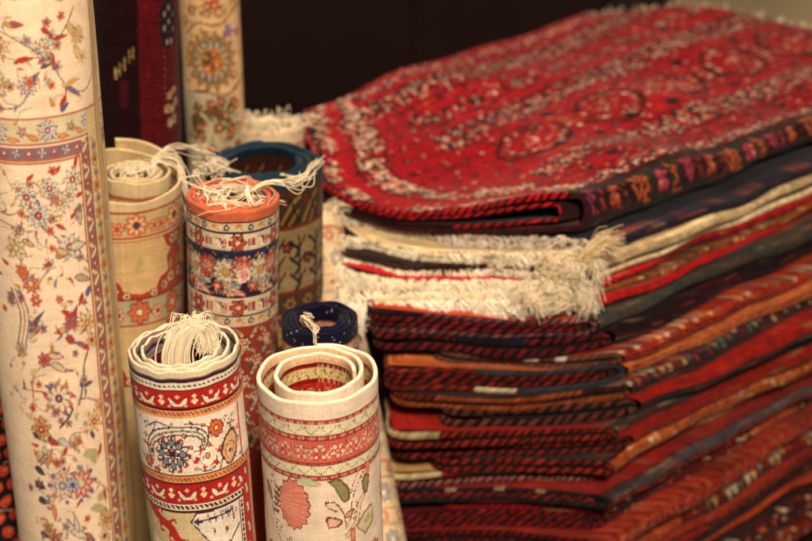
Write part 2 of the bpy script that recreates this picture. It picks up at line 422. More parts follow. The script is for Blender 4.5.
def canvas_red_white(Rpx):
    U = PI * Rpx; c = Canvas(-U, U, 0, 240, 1.2, 'e4d8c2')
    c.band(0, 6.5, 'd9ccb0'); c.band(5.8, 6.6, '9c8d72'); c.band(6.6, 10.4, '3b1f33')
    c.band(10.4, 17.4, 'e6dcc4'); c.dashes(12.2, 15.6, 5.0, 0.55, '33202e', -0.8); c.band(17.2, 18.2, '3a1a1c')
    red_band(c, 18.2, 37, -U, U, 3)
    c.band(37.6, 44.6, 'd9a169'); c.dashes(39.2, 43, 4.6, 0.55, 'a8452c', -0.9); c.band(37, 37.8, '4a2420'); c.band(44.6, 45.6, '4a2420')
    # field 1
    c.band(45.6, 100, 'ebdfce')
    # hooked scrolls
    for o, col in ((0, '4b3a52'), (2.3, 'ebdfce'), (3.6, '6b7350'), (5.8, 'ebdfce'), (7, '4b3a52')):
        c.curve([(-46 + o * .3, 92 - o), (-50 + o, 74), (-40 + o, 60 + o * .9), (-18, 54 + o * 1.1), (6 - o * .6, 56 + o), (16 - o, 66 + o * .3), (11 - o * .5, 78)], 1.6, col)
    for k in range(26): c.art(-58 + (k * 37) % 116, 49 + (k * 23) % 48, [['d.d', '.d.', 'd.d'], ['.d.', 'ddd', '.d.']][k % 2], {'d': ['b33c34', '4b3a52', '8a8a6c'][k % 3]}, 1.2)
    c.curve([(-46, 56), (-36, 50), (-22, 53)], 1.5, '4b3a52'); c.curve([(-6, 50), (6, 52), (18, 58), (16, 72)], 1.5, '6b4438')
    c.flower(-22, 80, 19, 12, 'b3402f', None, None, 0.1, 0.28)
    c.flower(-22, 80, 17, 12, 'e4d6c2', '3c2c3c', None, 0.2, 0.22)
    c.flower(-22, 80, 14, 8, '77858c', '3c2c3c', None, 0.0, 0.40)
    c.flower(-22, 80, 9, 8, 'e9dcc8', '3c2238', None, 0.39, 0.30); c.flower(-22, 80, 6, 4, '9c7a6a', '3c2238', '3c2238', 0, 0.45)
    rr = np.random.default_rng(2)
    for k in range(34):
        u_, v_ = rr.uniform(-60, 58), rr.uniform(50, 98)
        if (u_ + 22) ** 2 + (v_ - 80) ** 2 < 420: continue
        c.line([(u_, v_), (u_ + rr.uniform(-5, 5), v_ + rr.uniform(-5, 5))], 1.3, ['4b3a52', 'b33c34', '6b7350'][k % 3])
    for (u, v, r) in ((-42, 98, 3), (-52, 66, 2.5), (-8, 62, 2.3), (-2, 74, 2.3), (14, 84, 3), (16, 74, 2.2), (12, 54, 2.2), (-33, 62, 2)):
        c.ell(u, v, r, r, '5a2a2e'); c.ell(u, v, r - 1.1, r - 1.1, 'd9a169')
    for (u, v, f, rt) in ((2, 88, 0, 0), (10, 95, 0, 1), (22, 92, 0, 2), (8, 78, 1, 1), (27, 82, 0, 0), (-46, 90, 0, 1), (-50, 76, 0, 0), (-40, 97, 1, 3)):
        c.art(u, v, TRID, {'r': 'b33c34'}, 0.95, f, rt)
    c.line([(2, 94), (8, 98), (18, 98), (24, 94), (24, 86)], 1.2, '5a2a2e')
    c.flower(26, 60, 8, 8, 'cf6a45', '6b2c25', 'e2c35a', 0, 0.4)
    for k in range(7): c.leaf(36 + k * 2.4, 52 + (k * 7) % 11, 5, 2, 0.5 * k, '4b3a3a')
    # boteh on the right
    c.poly(cat([(34, 98), (28, 86), (34, 72), (46, 66), (52, 78), (48, 92), (40, 100)]), '6b3d30'); c.poly(cat([(35, 96), (30.5, 86), (36, 74), (45, 69), (49.5, 79), (46, 91), (39, 98)]), 'd2b487')
    c.curve([(36, 92), (34, 84), (40, 78), (46, 82), (42, 90)], 1.4, 'a8452c'); c.ell(40, 86, 2, 2, '4b3a52'); c.line([(30, 90), (26, 100)], 1.2, '5a2a2e')
    c.vband(57, 59, 46, 100, 'b3402f'); c.vband(61, 62, 46, 100, '4a2420')
    c.flower(-52, 92, 6, 6, 'cf6a45', '6b2c25', 'e2c35a')
    for u0 in (-100, 95, -140, 140): c.flower(u0, 78, 17, 10, '7b8b92', '3c2c3c', 'efe6d2', 0, .4); c.flower(u0, 78, 7, 6, 'b3402f')
    c.band(100, 101.2, '4a2420'); c.band(101.2, 108.2, 'dba468'); c.dashes(102.8, 106.6, 4.6, 0.55, 'b3502f', -0.9); c.band(108, 109, '4a2420')
    red_band(c, 109, 128.5, -U, U, 3)
    c.band(128.5, 136, 'e6dcc4'); c.dashes(130.4, 133.8, 5.0, 0.6, '33202e', -0.8); c.band(135.6, 136.8, '4a2420')
    # field 2
    c.band(136.8, 400, 'cfbd93')
    sp = cat([(-58, 138), (-44, 147), (-32, 154), (-24, 168), (-14, 176), (-8, 192), (4, 202), (2, 220), (-10, 240)], 5)
    c.line(sp, 8.5, 'b52a23')
    for k in range(2, len(sp) - 2, 3):
        d = sp[k + 1] - sp[k - 1]; d = d / np.hypot(*d); n_ = np.array([-d[1], d[0]]) * (1 if k % 2 else -1)
        a, b_, c_ = sp[k] + n_ * 3 - d * 3, sp[k] + n_ * 3 + d * 3, sp[k] + n_ * 10 + d * 4
        c.poly([a, b_, c_], 'b52a23'); c.line([c_, c_ + d * 4 - n_ * 2], 2.2, 'b52a23')
    c.poly([(-62, 165), (-48, 170), (-34, 196), (-36, 225), (-62, 230)], 'e2dac6')
    c.vdashes(-56, -42, 172, 230, 5, 0.5, '6b5a86', 0.7)
    hexa = [(-10, 146), (-4, 138.5), (14, 137.5), (46, 137.5), (46, 200), (30, 172), (20, 178), (10, 170), (2, 160)]
    c.poly(hexa, 'e9e2d2')
    c.line(hexa[:3], 1.4, '4a2420'); c.line(hexa[5:] + [hexa[0]], 1.4, '4a2420')
    c.line([(10, 170), (20, 178), (32, 172), (44, 160)], 1.6, '4a2420'); c.line([(20, 178), (20, 196), (4, 210), (20, 226), (40, 210)], 1.6, '4a2420')
    c.poly([(20, 182), (4, 200), (4, 212), (20, 226), (42, 212), (42, 196), (32, 178)], 'e9e2d2'); c.flower(22, 204, 11, 8, 'b33c34', '4a2420', 'd9a94e')
    c.line([(-6, 146), (36, 143)], 1.8, '3d3050'); c.art(-2, 146.5, ARROW, {'p': '3d3050'}, 1.1)
    for k in range(5):
        c.line([(8 + k * 7, 140), (10 + k * 7, 149)], 1.2, '3d3050'); c.art(26 + k * 5, 141 + (k % 2) * 4, RINGLET, {'d': '3d3050'}, .8)
    for (u, v) in ((14, 158), (28, 160), (38, 152), (8, 190), (34, 190)): c.art(u, v, TRID, {'r': '8d3a3c'}, 0.8, False, 1)
    # side border on the right, and mirrored at the far side
    for sgn in (1,):
        c.vband(46, 47, 137, 400, '4a2420'); c.vband(47, 53, 137, 400, 'e6dcc4'); c.vdashes(48.6, 51.4, 137, 400, 4.8, 0.6, '33202e'); c.vband(53, 54, 131, 400, '4a2420')
        c.vband(54, 68, 109, 400, 'b3221c')
        v = 116
        while v < 400:
            c.ell(61, v, 3, 4, '3c2238'); c.ell(61, v, 2.2, 3.2, 'e9dcbf'); c.ell(61, v, 1, 1.4, 'd9a94e')
            c.leaf(58, v + 12, 10, 4.6, 0.9, '3c2238'); c.leaf(58, v + 12, 8.6, 3.2, 0.9, 'e9dcbf'); v += 19
        c.vband(68, 69, 101, 400, '4a2420'); c.vband(69, 78, 101, 400, 'dba468'); c.vdashes(71, 75, 101, 400, 4.6, 0.5, 'b3502f')
        c.vband(78, 96, 46, 400, '8c4a32')
    c.wear(0.075, 0.035, 3, 0.03); return c

def canvas_cream_pink(Rpx):
    U = PI * Rpx; c = Canvas(-U, U, 0, 220, 1.15, 'e3d5b8')
    cr = 'e6dabd'; red = 'b04238'
    c.band(0, 16, 'ecdcc6')
    def thread_band(v0, v1):
        c.band(v0, v1, red); c.dashes(v0, v1, 2.6, 0.32, 'd9b29a'); c.band(v0, v0 + .9, '8c2c28'); c.band(v1 - .9, v1, '8c2c28')
    thread_band(16, 20.6); c.band(20.6, 30.5, 'e2d9b8')
    c.zig(22.3, 29.6, 17, 1.25, '7f8250', dash=2.4); 
    for k in range(-14, 15): c.ell(k * 17 + 4, 22.6, 1.2, .9, '7f8250')
    thread_band(30.5, 36)
    c.band(36, 58, 'cf6656')
    for k in range(-12, 13):
        u = k * 18.0; m = 47
        if k % 2: c.flower(u, m, 7.5, 5, 'e6c9ac', 'a03a34', 'd98c74', 0.3 * k, .42)
        else: c.flower(u, m + 1, 8, 4, 'e6c9ac', 'a03a34', 'cf6656', 0.785, .34); c.ell(u + 1, m - 6, 3, 1.6, 'c9c39a')
        c.curve([(u + 4, m + 6), (u + 9, m), (u + 14, m - 6)], 1.3, 'e6c9ac'); c.ell(u + 9, m + 5.5, 2, 1.4, 'e0b69c'); c.rect(u + 8, m - 9, u + 9.2, m - 4, 'b04a3e')
    c.dashes(36, 58, 3.4, 0.18, 'd8806f')
    thread_band(57, 60.5); c.band(60.5, 69.5, 'e2d9b8'); c.zig(61.5, 69, 17, 1.2, '7f8250', dash=2.4, ph=8)
    thread_band(69.5, 74.2); c.band(74.2, 400, 'ebdac4')
    def carnation(u, v, w, h, f=1):
        pts = []
        for k in range(30):
            a = -PI * 0.62 + 2 * PI * k / 30 * 0.99; rr = 1.0 if k % 2 else 0.86
            pts.append((u + f * w * rr * math.cos(a) * (0.92 if math.cos(a) < 0 else 1), v + h * rr * math.sin(a)))
        c.poly(pts, '7d3a35'); c.poly([(u + (p - u) * .93, v + (q - v) * .94) for p, q in pts], 'dc8470')
        for k in range(-3, 4): c.curve([(u - f * w * .85, v + k * 1.2), (u - f * w * .1, v + k * 4), (u + f * w * .8, v + k * 5.6 + 1)], 1.0, 'e2a48f')
        c.line([(u - f * w * .95, v - h * .3), (u - f * w * 1.15, v), (u - f * w * .95, v + h * .3)], 1.4, '6b302c', 2)
    carnation(-31, 100, 20, 26)
    for k in range(5): c.leaf(-46 - 1 * k, 92 + 5 * k, 9, 3, PI + .3 - k * .15, '8a7560', '7d3a35')
    for (u, v) in ((-58, 80), (-54, 84), (-60, 87), (-56, 78), (-52, 122), (-48, 126), (-54, 127), (-50, 131), (-40, 138), (-36, 142), (-41, 144), (-36, 135), (44, 82), (48, 78), (46, 86), (50, 74), (52, 70), (36, 104), (38, 108), (34, 112), (33, 117)):
        c.art(u, v, RINGLET, {'d': '7d3a35'}, 0.9)
    c.curve([(-62, 96), (-58, 118), (-50, 140), (-30, 170)], 1.2, '7d3a35', 2.4); c.curve([(-66, 98), (-62, 124), (-54, 146), (-34, 178)], 1.2, 'b8867a', 2.4)
    c.leaf(-24, 75, 24, 7, 0.02, 'c9cda4', 'a8ac80', .12)
    c.poly(cat([(6, 76), (16, 74), (27, 84), (29, 96), (22, 99), (16, 90), (12, 82)]), '6b5530'); c.poly(cat([(9, 77.5), (16, 76), (25, 85), (27, 95), (22, 97), (17.5, 90), (14, 82)]), '8f8a62')
    c.curve([(3, 96), (12, 97), (18, 104), (22, 112), (24, 122)], 1.4, '6b302c', 2.6); c.curve([(3, 98), (8, 103), (14, 106)], 1.3, '6b302c', 2.6)
    c.curve([(30, 92), (36, 80), (44, 72)], 1.3, '7d3a35', 2.6); c.curve([(24, 124), (30, 112), (32, 98), (40, 84), (56, 66)], 1.3, '7d3a35', 2.6)
    c.poly(cat([(2, 112), (6, 110), (18, 114), (18, 120), (5, 122)]), '7d3a35'); c.poly(cat([(4, 113), (7, 112), (16, 115), (16, 119), (6, 120.5)]), 'e0b49c')
    c.poly(cat([(20, 112), (28, 108), (34, 108), (28, 116)]), '7d3a35'); c.poly(cat([(22, 112), (28, 109.5), (31, 109.5), (27, 114.5)]), 'cf9f80')
    c.curve([(24, 132), (36, 120), (40, 106), (46, 100)], 5, '9c6a58'); c.curve([(24, 132), (36, 120), (40, 106), (46, 100)], 3.2, 'e3cdb2')
    c.poly(cat([(44, 86), (50, 80), (56, 84), (52, 98), (46, 98)]), '7d3a35'); c.poly(cat([(46, 87), (50, 82.5), (54, 86), (51, 96), (47.5, 96)]), '8f8a62')
    c.ell(54, 76, 4, 6, 'dc8470'); c.poly(cat([(34, 126), (42, 118), (58, 112), (60, 130), (46, 138)]), '9c8a70'); c.poly(cat([(37, 127), (43, 120.5), (57, 115), (57, 128), (46, 135)]), 'dccba6')
    c.ell(50, 124, 6, 3.6, 'aeb07c', -.4); c.rect(28, 126, 33, 140, 'c06048'); c.rect(29, 128, 32, 138, 'cf9f80')
    carnation(2, 158, 22, 16); carnation(60, 170, 18, 22, -1); carnation(-64, 165, 14, 20)
    for u0 in (-95, 98, 150, -150): carnation(u0, 110, 17, 22); c.leaf(u0 + 26, 90, 18, 8, .8, '8f8a62', '6b5530')
    c.wear(0.05, 0.035, 5, 0.025)
    c.a[:, ::3] *= 0.965
    return c

def canvas_orange(Rpx):
    U = PI * Rpx; c = Canvas(-U, U, 0, 340, 1.2, '1f2138')
    c.band(0, 8.5, 'cc6a48'); c.band(8.5, 9.8, '3c3040')
    def dots(v0):
        c.band(v0, v0 + 10, 'd9c6a0'); c.band(v0 + 9, v0 + 10, '2c2c4a')
        for k in range(-14, 15):
            u = k * 12 + 3
            if k % 2: c.ell(u, v0 + 4.5, 3, 3, '2c3350'); c.ell(u, v0 + 4.5, 1.3, 1.3, 'd9c6a0')
            else: c.leaf(u - 4, v0 + 5, 9, 4, -.5, 'c98a4c'); c.ell(u + 4, v0 + 6, 1.2, 1, 'b3402f')
    def main(v0):
        c.band(v0, v0 + 16.5, 'dccaac'); c.band(v0 - 1, v0, '2c3350'); c.band(v0 + 16, v0 + 17.6, '2c3350')
        for k in range(-5, 6):
            u = k * 44 + 2; m = v0 + 8.5
            c.flower(u, m, 8, 6, 'c4502f', '2c2030', 'dccaac', 0, .42)
            for s in (-1, 1):
                x = u + s * 14
                for q in (-2.6, 0, 2.6): c.rect(x + q - .8, m - 4, x + q + .8, m + 4, '8c2c34' if q else 'c47a72')
            c.art(u + 26, m, SBIRD, {'n': '2c3a66', 'w': 'efe0c4', 'r': 'c4502f', 'o': '33202e'}, 1.5)
            c.ell(u + 31, m - 1, 2.2, 2.2, 'd98c60')
    dots(10); main(21); c.band(39, 82, '23263f')
    pal = ['d98a78', 'd6c4a8', 'c4502f', 'd9b07c', 'b86a6a']
    r = np.random.default_rng(4)
    for k in range(-5, 6):
        u = k * 36 + 8
        c.flower(u - 2, 54, 11, 9, 'b8523e', '8c2c34', 'e9b07c', .2, .36); c.flower(u - 2, 54, 6, 6, 'd29c80')
        c.flower(u + 18, 58, 13, 11, 'dccbb0', '8a7b68', 'c4a04c', 0, .3)
        c.flower(u + 9, 72, 6, 6, 'c4502f', None, 'd6c4a8'); c.flower(u + 22, 75, 7, 7, 'e0a890', '5b3038', 'd6c4a8')
        c.leaf(u - 14, 74, 14, 6, -.7, '6d8f9c', 'd6c4a8'); c.leaf(u - 10, 77, 12, 5, .1, 'd6c4a8', 'c4502f')
        for q in range(8): c.leaf(u + r.uniform(-18, 18), r.uniform(42, 80), r.uniform(4, 9), 2.4, r.uniform(0, 6.3), ['6b7a5c', 'dccaac', 'b3866a', '8fa0a0'][q % 4])
        c.curve([(u - 16, 44), (u - 4, 66), (u + 8, 62), (u + 20, 78)], 1.1, '7c8c6a')
    for k in range(420):
        a, b = r.uniform(-U, U), r.uniform(40, 81); c.leaf(a, b, r.uniform(3, 7), 1.8, r.uniform(0, 6.3), ['8a9a8c', 'b58a70', 'c4664c', 'b8a888', '5c6a7c'][k % 5], None, .6)
    c.poly([(0, 57), (13, 54), (14, 66), (3, 69)], 'e9d8c8'); c.poly([(2, 58), (12, 55.5), (12.5, 63), (4, 67)], 'd8706c')
    for k in range(3): c.line([(3, 60 + 2.6 * k), (13, 57.5 + 2.6 * k)], .9, 'f0e0d0')
    main(84); dots(101.5); c.band(111.5, 600, '93392a')
    for k in range(-6, 7):
        for j in range(7):
            u = k * 26 + (j % 2) * 13; v = 122 + j * 18
            c.curve([(u - 10, v), (u - 4, v - 7), (u + 5, v - 3), (u + 3, v + 5), (u - 3, v + 3)], 2.6, 'd9c6a0'); c.curve([(u - 10, v), (u - 4, v - 7), (u + 5, v - 3), (u + 3, v + 5), (u - 3, v + 3)], 1.1, '4a4a3c')
            c.flower(u + 9, v + 6, 6, 6, 'e0a070', '2c3350', 'd6c4a8'); c.leaf(u, v + 8, 9, 3.5, 1.1, '3d4c50')
    c.a *= .84; c.wear(0.11, 0.05, 6, 0.03); return c

def canvas_beige(Rpx):
    U = PI * Rpx; c = Canvas(-U, U, 0, 300, 1.0, 'c3ae84'); red = 'a63d26'
    c.band(0, 15, 'c9b78e'); c.band(15, 16.4, red); c.band(17, 18, '8c6a44'); c.band(18, 42, 'bdaa80'); c.band(42, 43.4, red); c.band(45.5, 46.6, red)
    for k in range(-6, 7):
        u = k * 46 + 12
        c.flower(u, 30, 11.5, 8, 'c98a54', red, '3a3f5c', 0, .38, 'd9c79c')
        for s in (-1, 1): c.flower(u + s * 19, 33, 6.5, 6, 'c9a070', red, 'b3502f', 0, .4)
    def cart(v0):
        c.band(v0, v0 + 52, 'c2a878')
        for k in range(-4, 5):
            u = k * 88 + 14
            for s in (-1, 1):
                P = [(u + s * 44, v0), (u + s * 26, v0), (u + s * 30, v0 + 10), (u + s * 36, v0 + 14), (u + s * 30, v0 + 20), (u + s * 31, v0 + 34), (u + s * 20, v0 + 38), (u + s * 16, v0 + 47), (u, v0 + 50), (u, v0 + 56), (u + s * 44, v0 + 56)]
                c.poly(P, red); c.line(P[1:9], 1.3, 'd8b68a')
                for (a, b, q) in ((36, 42, 5.5), (26, 47, 4.5), (14, 52, 4), (40, 6, 5)): c.flower(u + s * a, v0 + b, q, 6, 'dcc498', '5a2c20', 'b3502f')
                c.leaf(u + s * 36, v0 + 24, 12, 5, 1.4 if s > 0 else 1.7, '8b8c5c')
            c.leaf(u, v0 + 14, 16, 7, PI / 2, 'a6a264'); c.leaf(u + 5, v0 + 24, 9, 4, 2.2, 'b5a772')
        c.band(v0 + 55, v0 + 56.3, '7c3424')
    cart(47); c.band(103.3, 128, 'a9a383')
    for k in range(-6, 7):
        u = k * 40 + 12
        c.flower(u, 115, 11, 8, 'c46a48', '5a2c20', 'd9c79c', 0, .4); c.flower(u + 19, 117, 6, 6, 'd8b68a', red, '3a3f5c')
    c.band(127, 128.4, red); cart(130); c.band(188, 400, 'bda57a')
    c.wear(0.06, 0.05, 8, 0.04); return c

def canvas_teal(Rpx):
    U = PI * Rpx; c = Canvas(-U, U, 0, 260, 1.1, '4c2f1c')
    c.band(0, 9, '1c3a4e'); c.band(9, 14, '55301f'); c.band(14, 46, '3c2a1e'); c.dashes(14, 46, 4, .5, '55402a'); 
    for k in range(-7, 8):
        u = k * 25; c.line([(u - 10, 42), (u + 2, 24), (u + 10, 18)], 3.4, 'a5803f'); c.line([(u - 2, 44), (u + 8, 32)], 3, 'a5803f'); c.line([(u, 20), (u + 8, 40)], 2.4, '1f2c33'); c.rect(u - 9, 18, u - 4, 26, '7c2f22')
    c.band(46, 49, '8c3426'); c.band(49, 51, 'b5986a'); c.band(51, 108, 'a58f64')
    for k in range(-9, 10):
        u = k * 24 + 8
        for j in range(3): c.line([(u - 9, 60 + j * 16), (u + 2, 70 + j * 16), (u - 3, 76 + j * 16)], 3.4, '1c2430'); c.line([(u + 9, 58 + j * 16), (u + 3, 66 + j * 16)], 2.6, '5c2a1c')
        c.line([(u + 2, 56), (u + 2, 104)], 2, '2a2a2c'); c.flower(u + 12, 66 + (k % 3) * 14, 5, 5, '7c2f22', '2a2420', 'b08a44')
    c.band(108, 112, '7c2f22'); c.band(112, 130, '553a26'); c.band(130, 134, 'a5803f'); c.band(134, 400, '6b2c20')
    for k in range(-8, 9): c.flower(k * 22, 121, 7, 6, 'a5803f', '222c38', '8c3426'); c.flower(k * 22 + 9, 150, 10, 8, 'a5803f', '222c38', 'b5986a')
    c.a *= .68; c.wear(0.15, 0.08, 9, 0.06); return c

def canvas_navy(Rpx):
    U = PI * Rpx; c = Canvas(-U, U, 0, 260, 1.0, 'b59a74')
    c.band(0, 15, '0f0f2a'); c.band(15, 17, 'b5623e'); c.band(17, 26, 'c3a67c')
    for k in range(-16, 17): c.flower(k * 11, 21.5, 4.2, 5, 'b5502f' if k % 2 else '3c4a66', None, 'e2d3b6')
    c.band(26, 28, '7c2f2c'); c.band(28, 50, '8c3a2c')
    for k in range(-8, 9): c.flower(k * 19, 39, 8, 7, 'd9b98c', '2c2c4a', 'b5502f'); c.leaf(k * 19 + 9, 34, 9, 4, 1, '5c6a5c')
    c.band(50, 53, '2c2c4a'); c.band(53, 62, 'c3a67c'); c.dashes(55, 60, 6, .5, '3c4a66', .5)
    for k in range(-8, 9):
        for j in range(8): c.flower(k * 22 + (j % 2) * 11, 72 + j * 18, 8, 7, 'b5502f' if (k + j) % 2 else '4c5a66', '7c2f2c', 'e2d3b6')
    r = np.random.default_rng(3)
    for i in range(60): c.ell(r.uniform(-U, U), r.uniform(0, 15), .7, .6, 'b9b2b0')
    c.wear(0.14, 0.04, 10, 0.05); return c

def canvas_pale(Rpx, seed):
    U = PI * Rpx; c = Canvas(-U, U, 0, 480, 1.3, 'cdb694'); r = np.random.default_rng(seed)
    c.band(0, 12, 'd8c6a6')
    for v in range(14, 480, 46):
        c.band(v, v + 2, 'b3664c'); c.band(v + 16, v + 18, '9a8a70')
        for k in range(-5, 6): c.flower(k * 24 + r.uniform(-2, 2), v + 9, 6, 6, 'c98a70', '8c5a44', 'e2d3b6'); c.flower(k * 30, v + 32, 9, 7, ['c9876c', '8f9a94', 'b5a684'][k % 3], '9a6a50', 'e2d3b6'); c.leaf(k * 30 + 12, v + 26, 12, 4, 1, 'a3a382')
    for v in (345, 353, 361): c.rect(U * .15, v, U * .45, v + 4, 'a8413a')
    c.wear(0.08, 0.05, seed, 0.05); return c

def canvas_dark(Rpx):
    U = PI * Rpx; c = Canvas(-U, U, 0, 400, 1.3, '1e070c')
    c.vband(0, 200, 0, 400, '560d15'); c.vband(-200, -80, 0, 400, '6a0f18'); c.vband(-1, 2, 0, 400, '1c0a10')
    for j in range(0, 400, 5): c.rect(2, j, 120, j + 1.3, '3a0a10')
    # knotted cream strokes, medallion and blossoms (v measured from the rim, image top at v0=150)
    o = 150
    for (du, dv, L) in ((-14, 44, 13), (-9.5, 37, 12), (-5, 34, 12), (-19, 50, 13), (-24, 55, 12)): c.rect(du, o + dv, du + 1.5, o + dv + L, '9c8350')
    for (du, dv) in ((-12, 47), (-7, 42), (-17, 52), (-22, 58)): c.rect(du, o + dv, du + 2, o + dv + 1.3, '9c8350')
    c.rect(-20, o + 66, -10, o + 92, '3a0c16')
    c.ell(37, o + 14, 13, 26, '1b1822')
    for (u, v) in ((30, 2), (37, -4), (44, 4), (30, 16), (37, 10), (44, 18), (34, 30), (41, 30)): c.rect(u, o + v, u + 2, o + v + 5, 'a39a86')
    for (u, v) in ((38, 86), (46, 82), (34, 98), (42, 100), (38, 112), (47, 110), (50, 94)): c.flower(u, o + v, 4.6, 5, 'c0ab80', None, '7c2422')
    for j in range(9): c.rect(30, o + 40 + j * 6, 32, o + 42 + j * 6, '8a4a3c')
    rd = np.random.default_rng(45)
    for k in range(500): a, b = rd.uniform(-60, 60), rd.uniform(0, 400); c.rect(a, b, a + rd.uniform(1, 4), b + 1.4, (['2a0a10', '1c1016', '36101a'] if a < 0 else ['8c1a20', '3c0a12', '74121c'])[k % 3], .8)
    for u in (-130, 110):
        for j in range(6): c.flower(u, 30 + j * 60, 16, 8, 'b5975f', '7c2422', '1b1822')
    c.wear(0.15, 0.08, 12, 0.08); return c

def canvas_tan(Rpx):
    U = PI * Rpx; c = Canvas(-U, U, 0, 420, 1.3, 'd3b688'); o = 150
    c.rect(-9, o - 8, 9, o - 4, 'b5502f'); c.leaf(2, o + 2, 12, 5, -.6, '2c3040'); c.leaf(2, o + 2, 10, 5, -2.4, 'b5502f')
    c.curve([(-32, o + 26), (-16, o + 15), (6, o + 17), (26, o + 4), (40, o)], 2.2, '8c4a34')
    c.leaf(-14, o + 24, 22, 5, 0, 'c9b58a', '8c6a44')
    rt_ = np.random.default_rng(44)
    for k in range(70):
        a, b = rt_.uniform(-34, 34), o + rt_.uniform(-60, 78)
        if (a + 3) ** 2 + (b - o - 52) ** 2 < 700: continue
        c.leaf(a, b, rt_.uniform(5, 11), rt_.uniform(2, 4), rt_.uniform(0, 6.3), ['9c6a44', 'b5704a', '8c7a50', 'c98a5c'][k % 4], None, .5)
        if k % 4 == 0: c.flower(a, b, 4.5, 6, 'c98a6a', '7a4a38', 'e2c58a')
    cu, cv = -3, o + 52
    c.flower(cu, cv, 29, 16, 'b0784c', '7a5a3c', None, .2, .2)
    c.flower(cu, cv, 26, 14, '8c7a48', None, None, 0, .24); c.flower(cu, cv, 20, 15, 'b9a888', '3a4a66', None, .1, .22); c.ell(cu, cv, 14, 14, 'c9a468'); c.flower(cu, cv, 14, 9, 'b5884c', '6b4a2c', None, .1, .3)
    c.flower(cu + 1, cv, 11, 5, '5c4a2c', None, None, .4, .4)
    for (u, v) in ((4, -7), (-5, 8), (6, 3)): c.flower(cu + u, cv + v, 4.5, 5, 'c4502f', None, 'e2c58a')
    c.flower(18, o + 24, 8, 6, '76689a', None, 'c4502f', 0, .4)
    c.curve([(-34, o + 84), (-12, o + 82), (12, o + 86), (30, o + 78), (44, o + 70)], 2.5, '7c4634')
    c.poly([(-U, o + 86), (-12, o + 83), (12, o + 87), (22, o + 92), (26, o + 110), (34, o + 130), (40, 420), (-U, 420)], 'b3ab8e')
    c.leaf(-24, o + 92, 50, 16, 1.4, '5c4a30', '3a3020', .15); c.leaf(-22, o + 96, 26, 8, .5, '6c5a38', None)
    for k in range(7): c.leaf(-2, o + 106, 12, 4.5, k * .5 - 2.4, '7d5a34', '4a3a28')
    for (u, v, cl) in ((10, 106, 'c4502f'), (14, 116, '6b6a44'), (2, 118, 'a5502f'), (8, 126, 'c9b58a'), (18, 100, '4a3a28')): c.flower(u, o + v, 6, 5, cl, '4a3a28', 'e2c58a')
    for k in range(60):
        a, b = rt_.uniform(-33, 30), o + rt_.uniform(90, 170); c.leaf(a, b, rt_.uniform(5, 12), rt_.uniform(2, 5), rt_.uniform(0, 6.3), ['7d5a34', '5c4a30', 'a5603c', '8a8a5c', 'c9b58a'][k % 5], None, .6)
        if k % 5 == 0: c.flower(a, b, 5, 5, 'b5603c', '4a3a28', 'e2c58a')
    for (u, v) in ((26, 108), (29, 116), (24, 118), (30, 124)): c.ell(u, o + v, 3, 3, '6b3430'); c.ell(u, o + v, 1.6, 1.6, 'c9b58a')
    for u in (-70, 80):
        for j in range(5): c.flower(u, 40 + j * 80, 22, 12, 'dbd6c4', '3a4a66', 'b5502f', 0, .3)
    for j in range(3): c.flower(-4, 20 + j * 52, 16, 10, 'b0603c', '4a4a5c', 'dbd6c4', 0, .3)
    c.wear(0.07, 0.04, 13, 0.05); return c

def canvas_coral(Rpx):
    U = PI * Rpx; c = Canvas(-U, U, 0, 700, 1.3, '1c1a20'); r = np.random.default_rng(21)
    for j in range(0, 700, 15):
        for k in range(-9, 10):
            u = k * 20 + (j // 15 % 2) * 10; c.ell(u, j, 8, 5.5, 'cc4a34', r.uniform(-.5, .5)); c.ell(u + 2, j - 1, 3, 2, 'e07a58')
            if r.random() < .5: c.line([(u - 9, j + 7), (u + 7, j + 10)], 1.4, 'b5a08a')
    c.wear(0.2, 0.05, 14, 0.05); return c

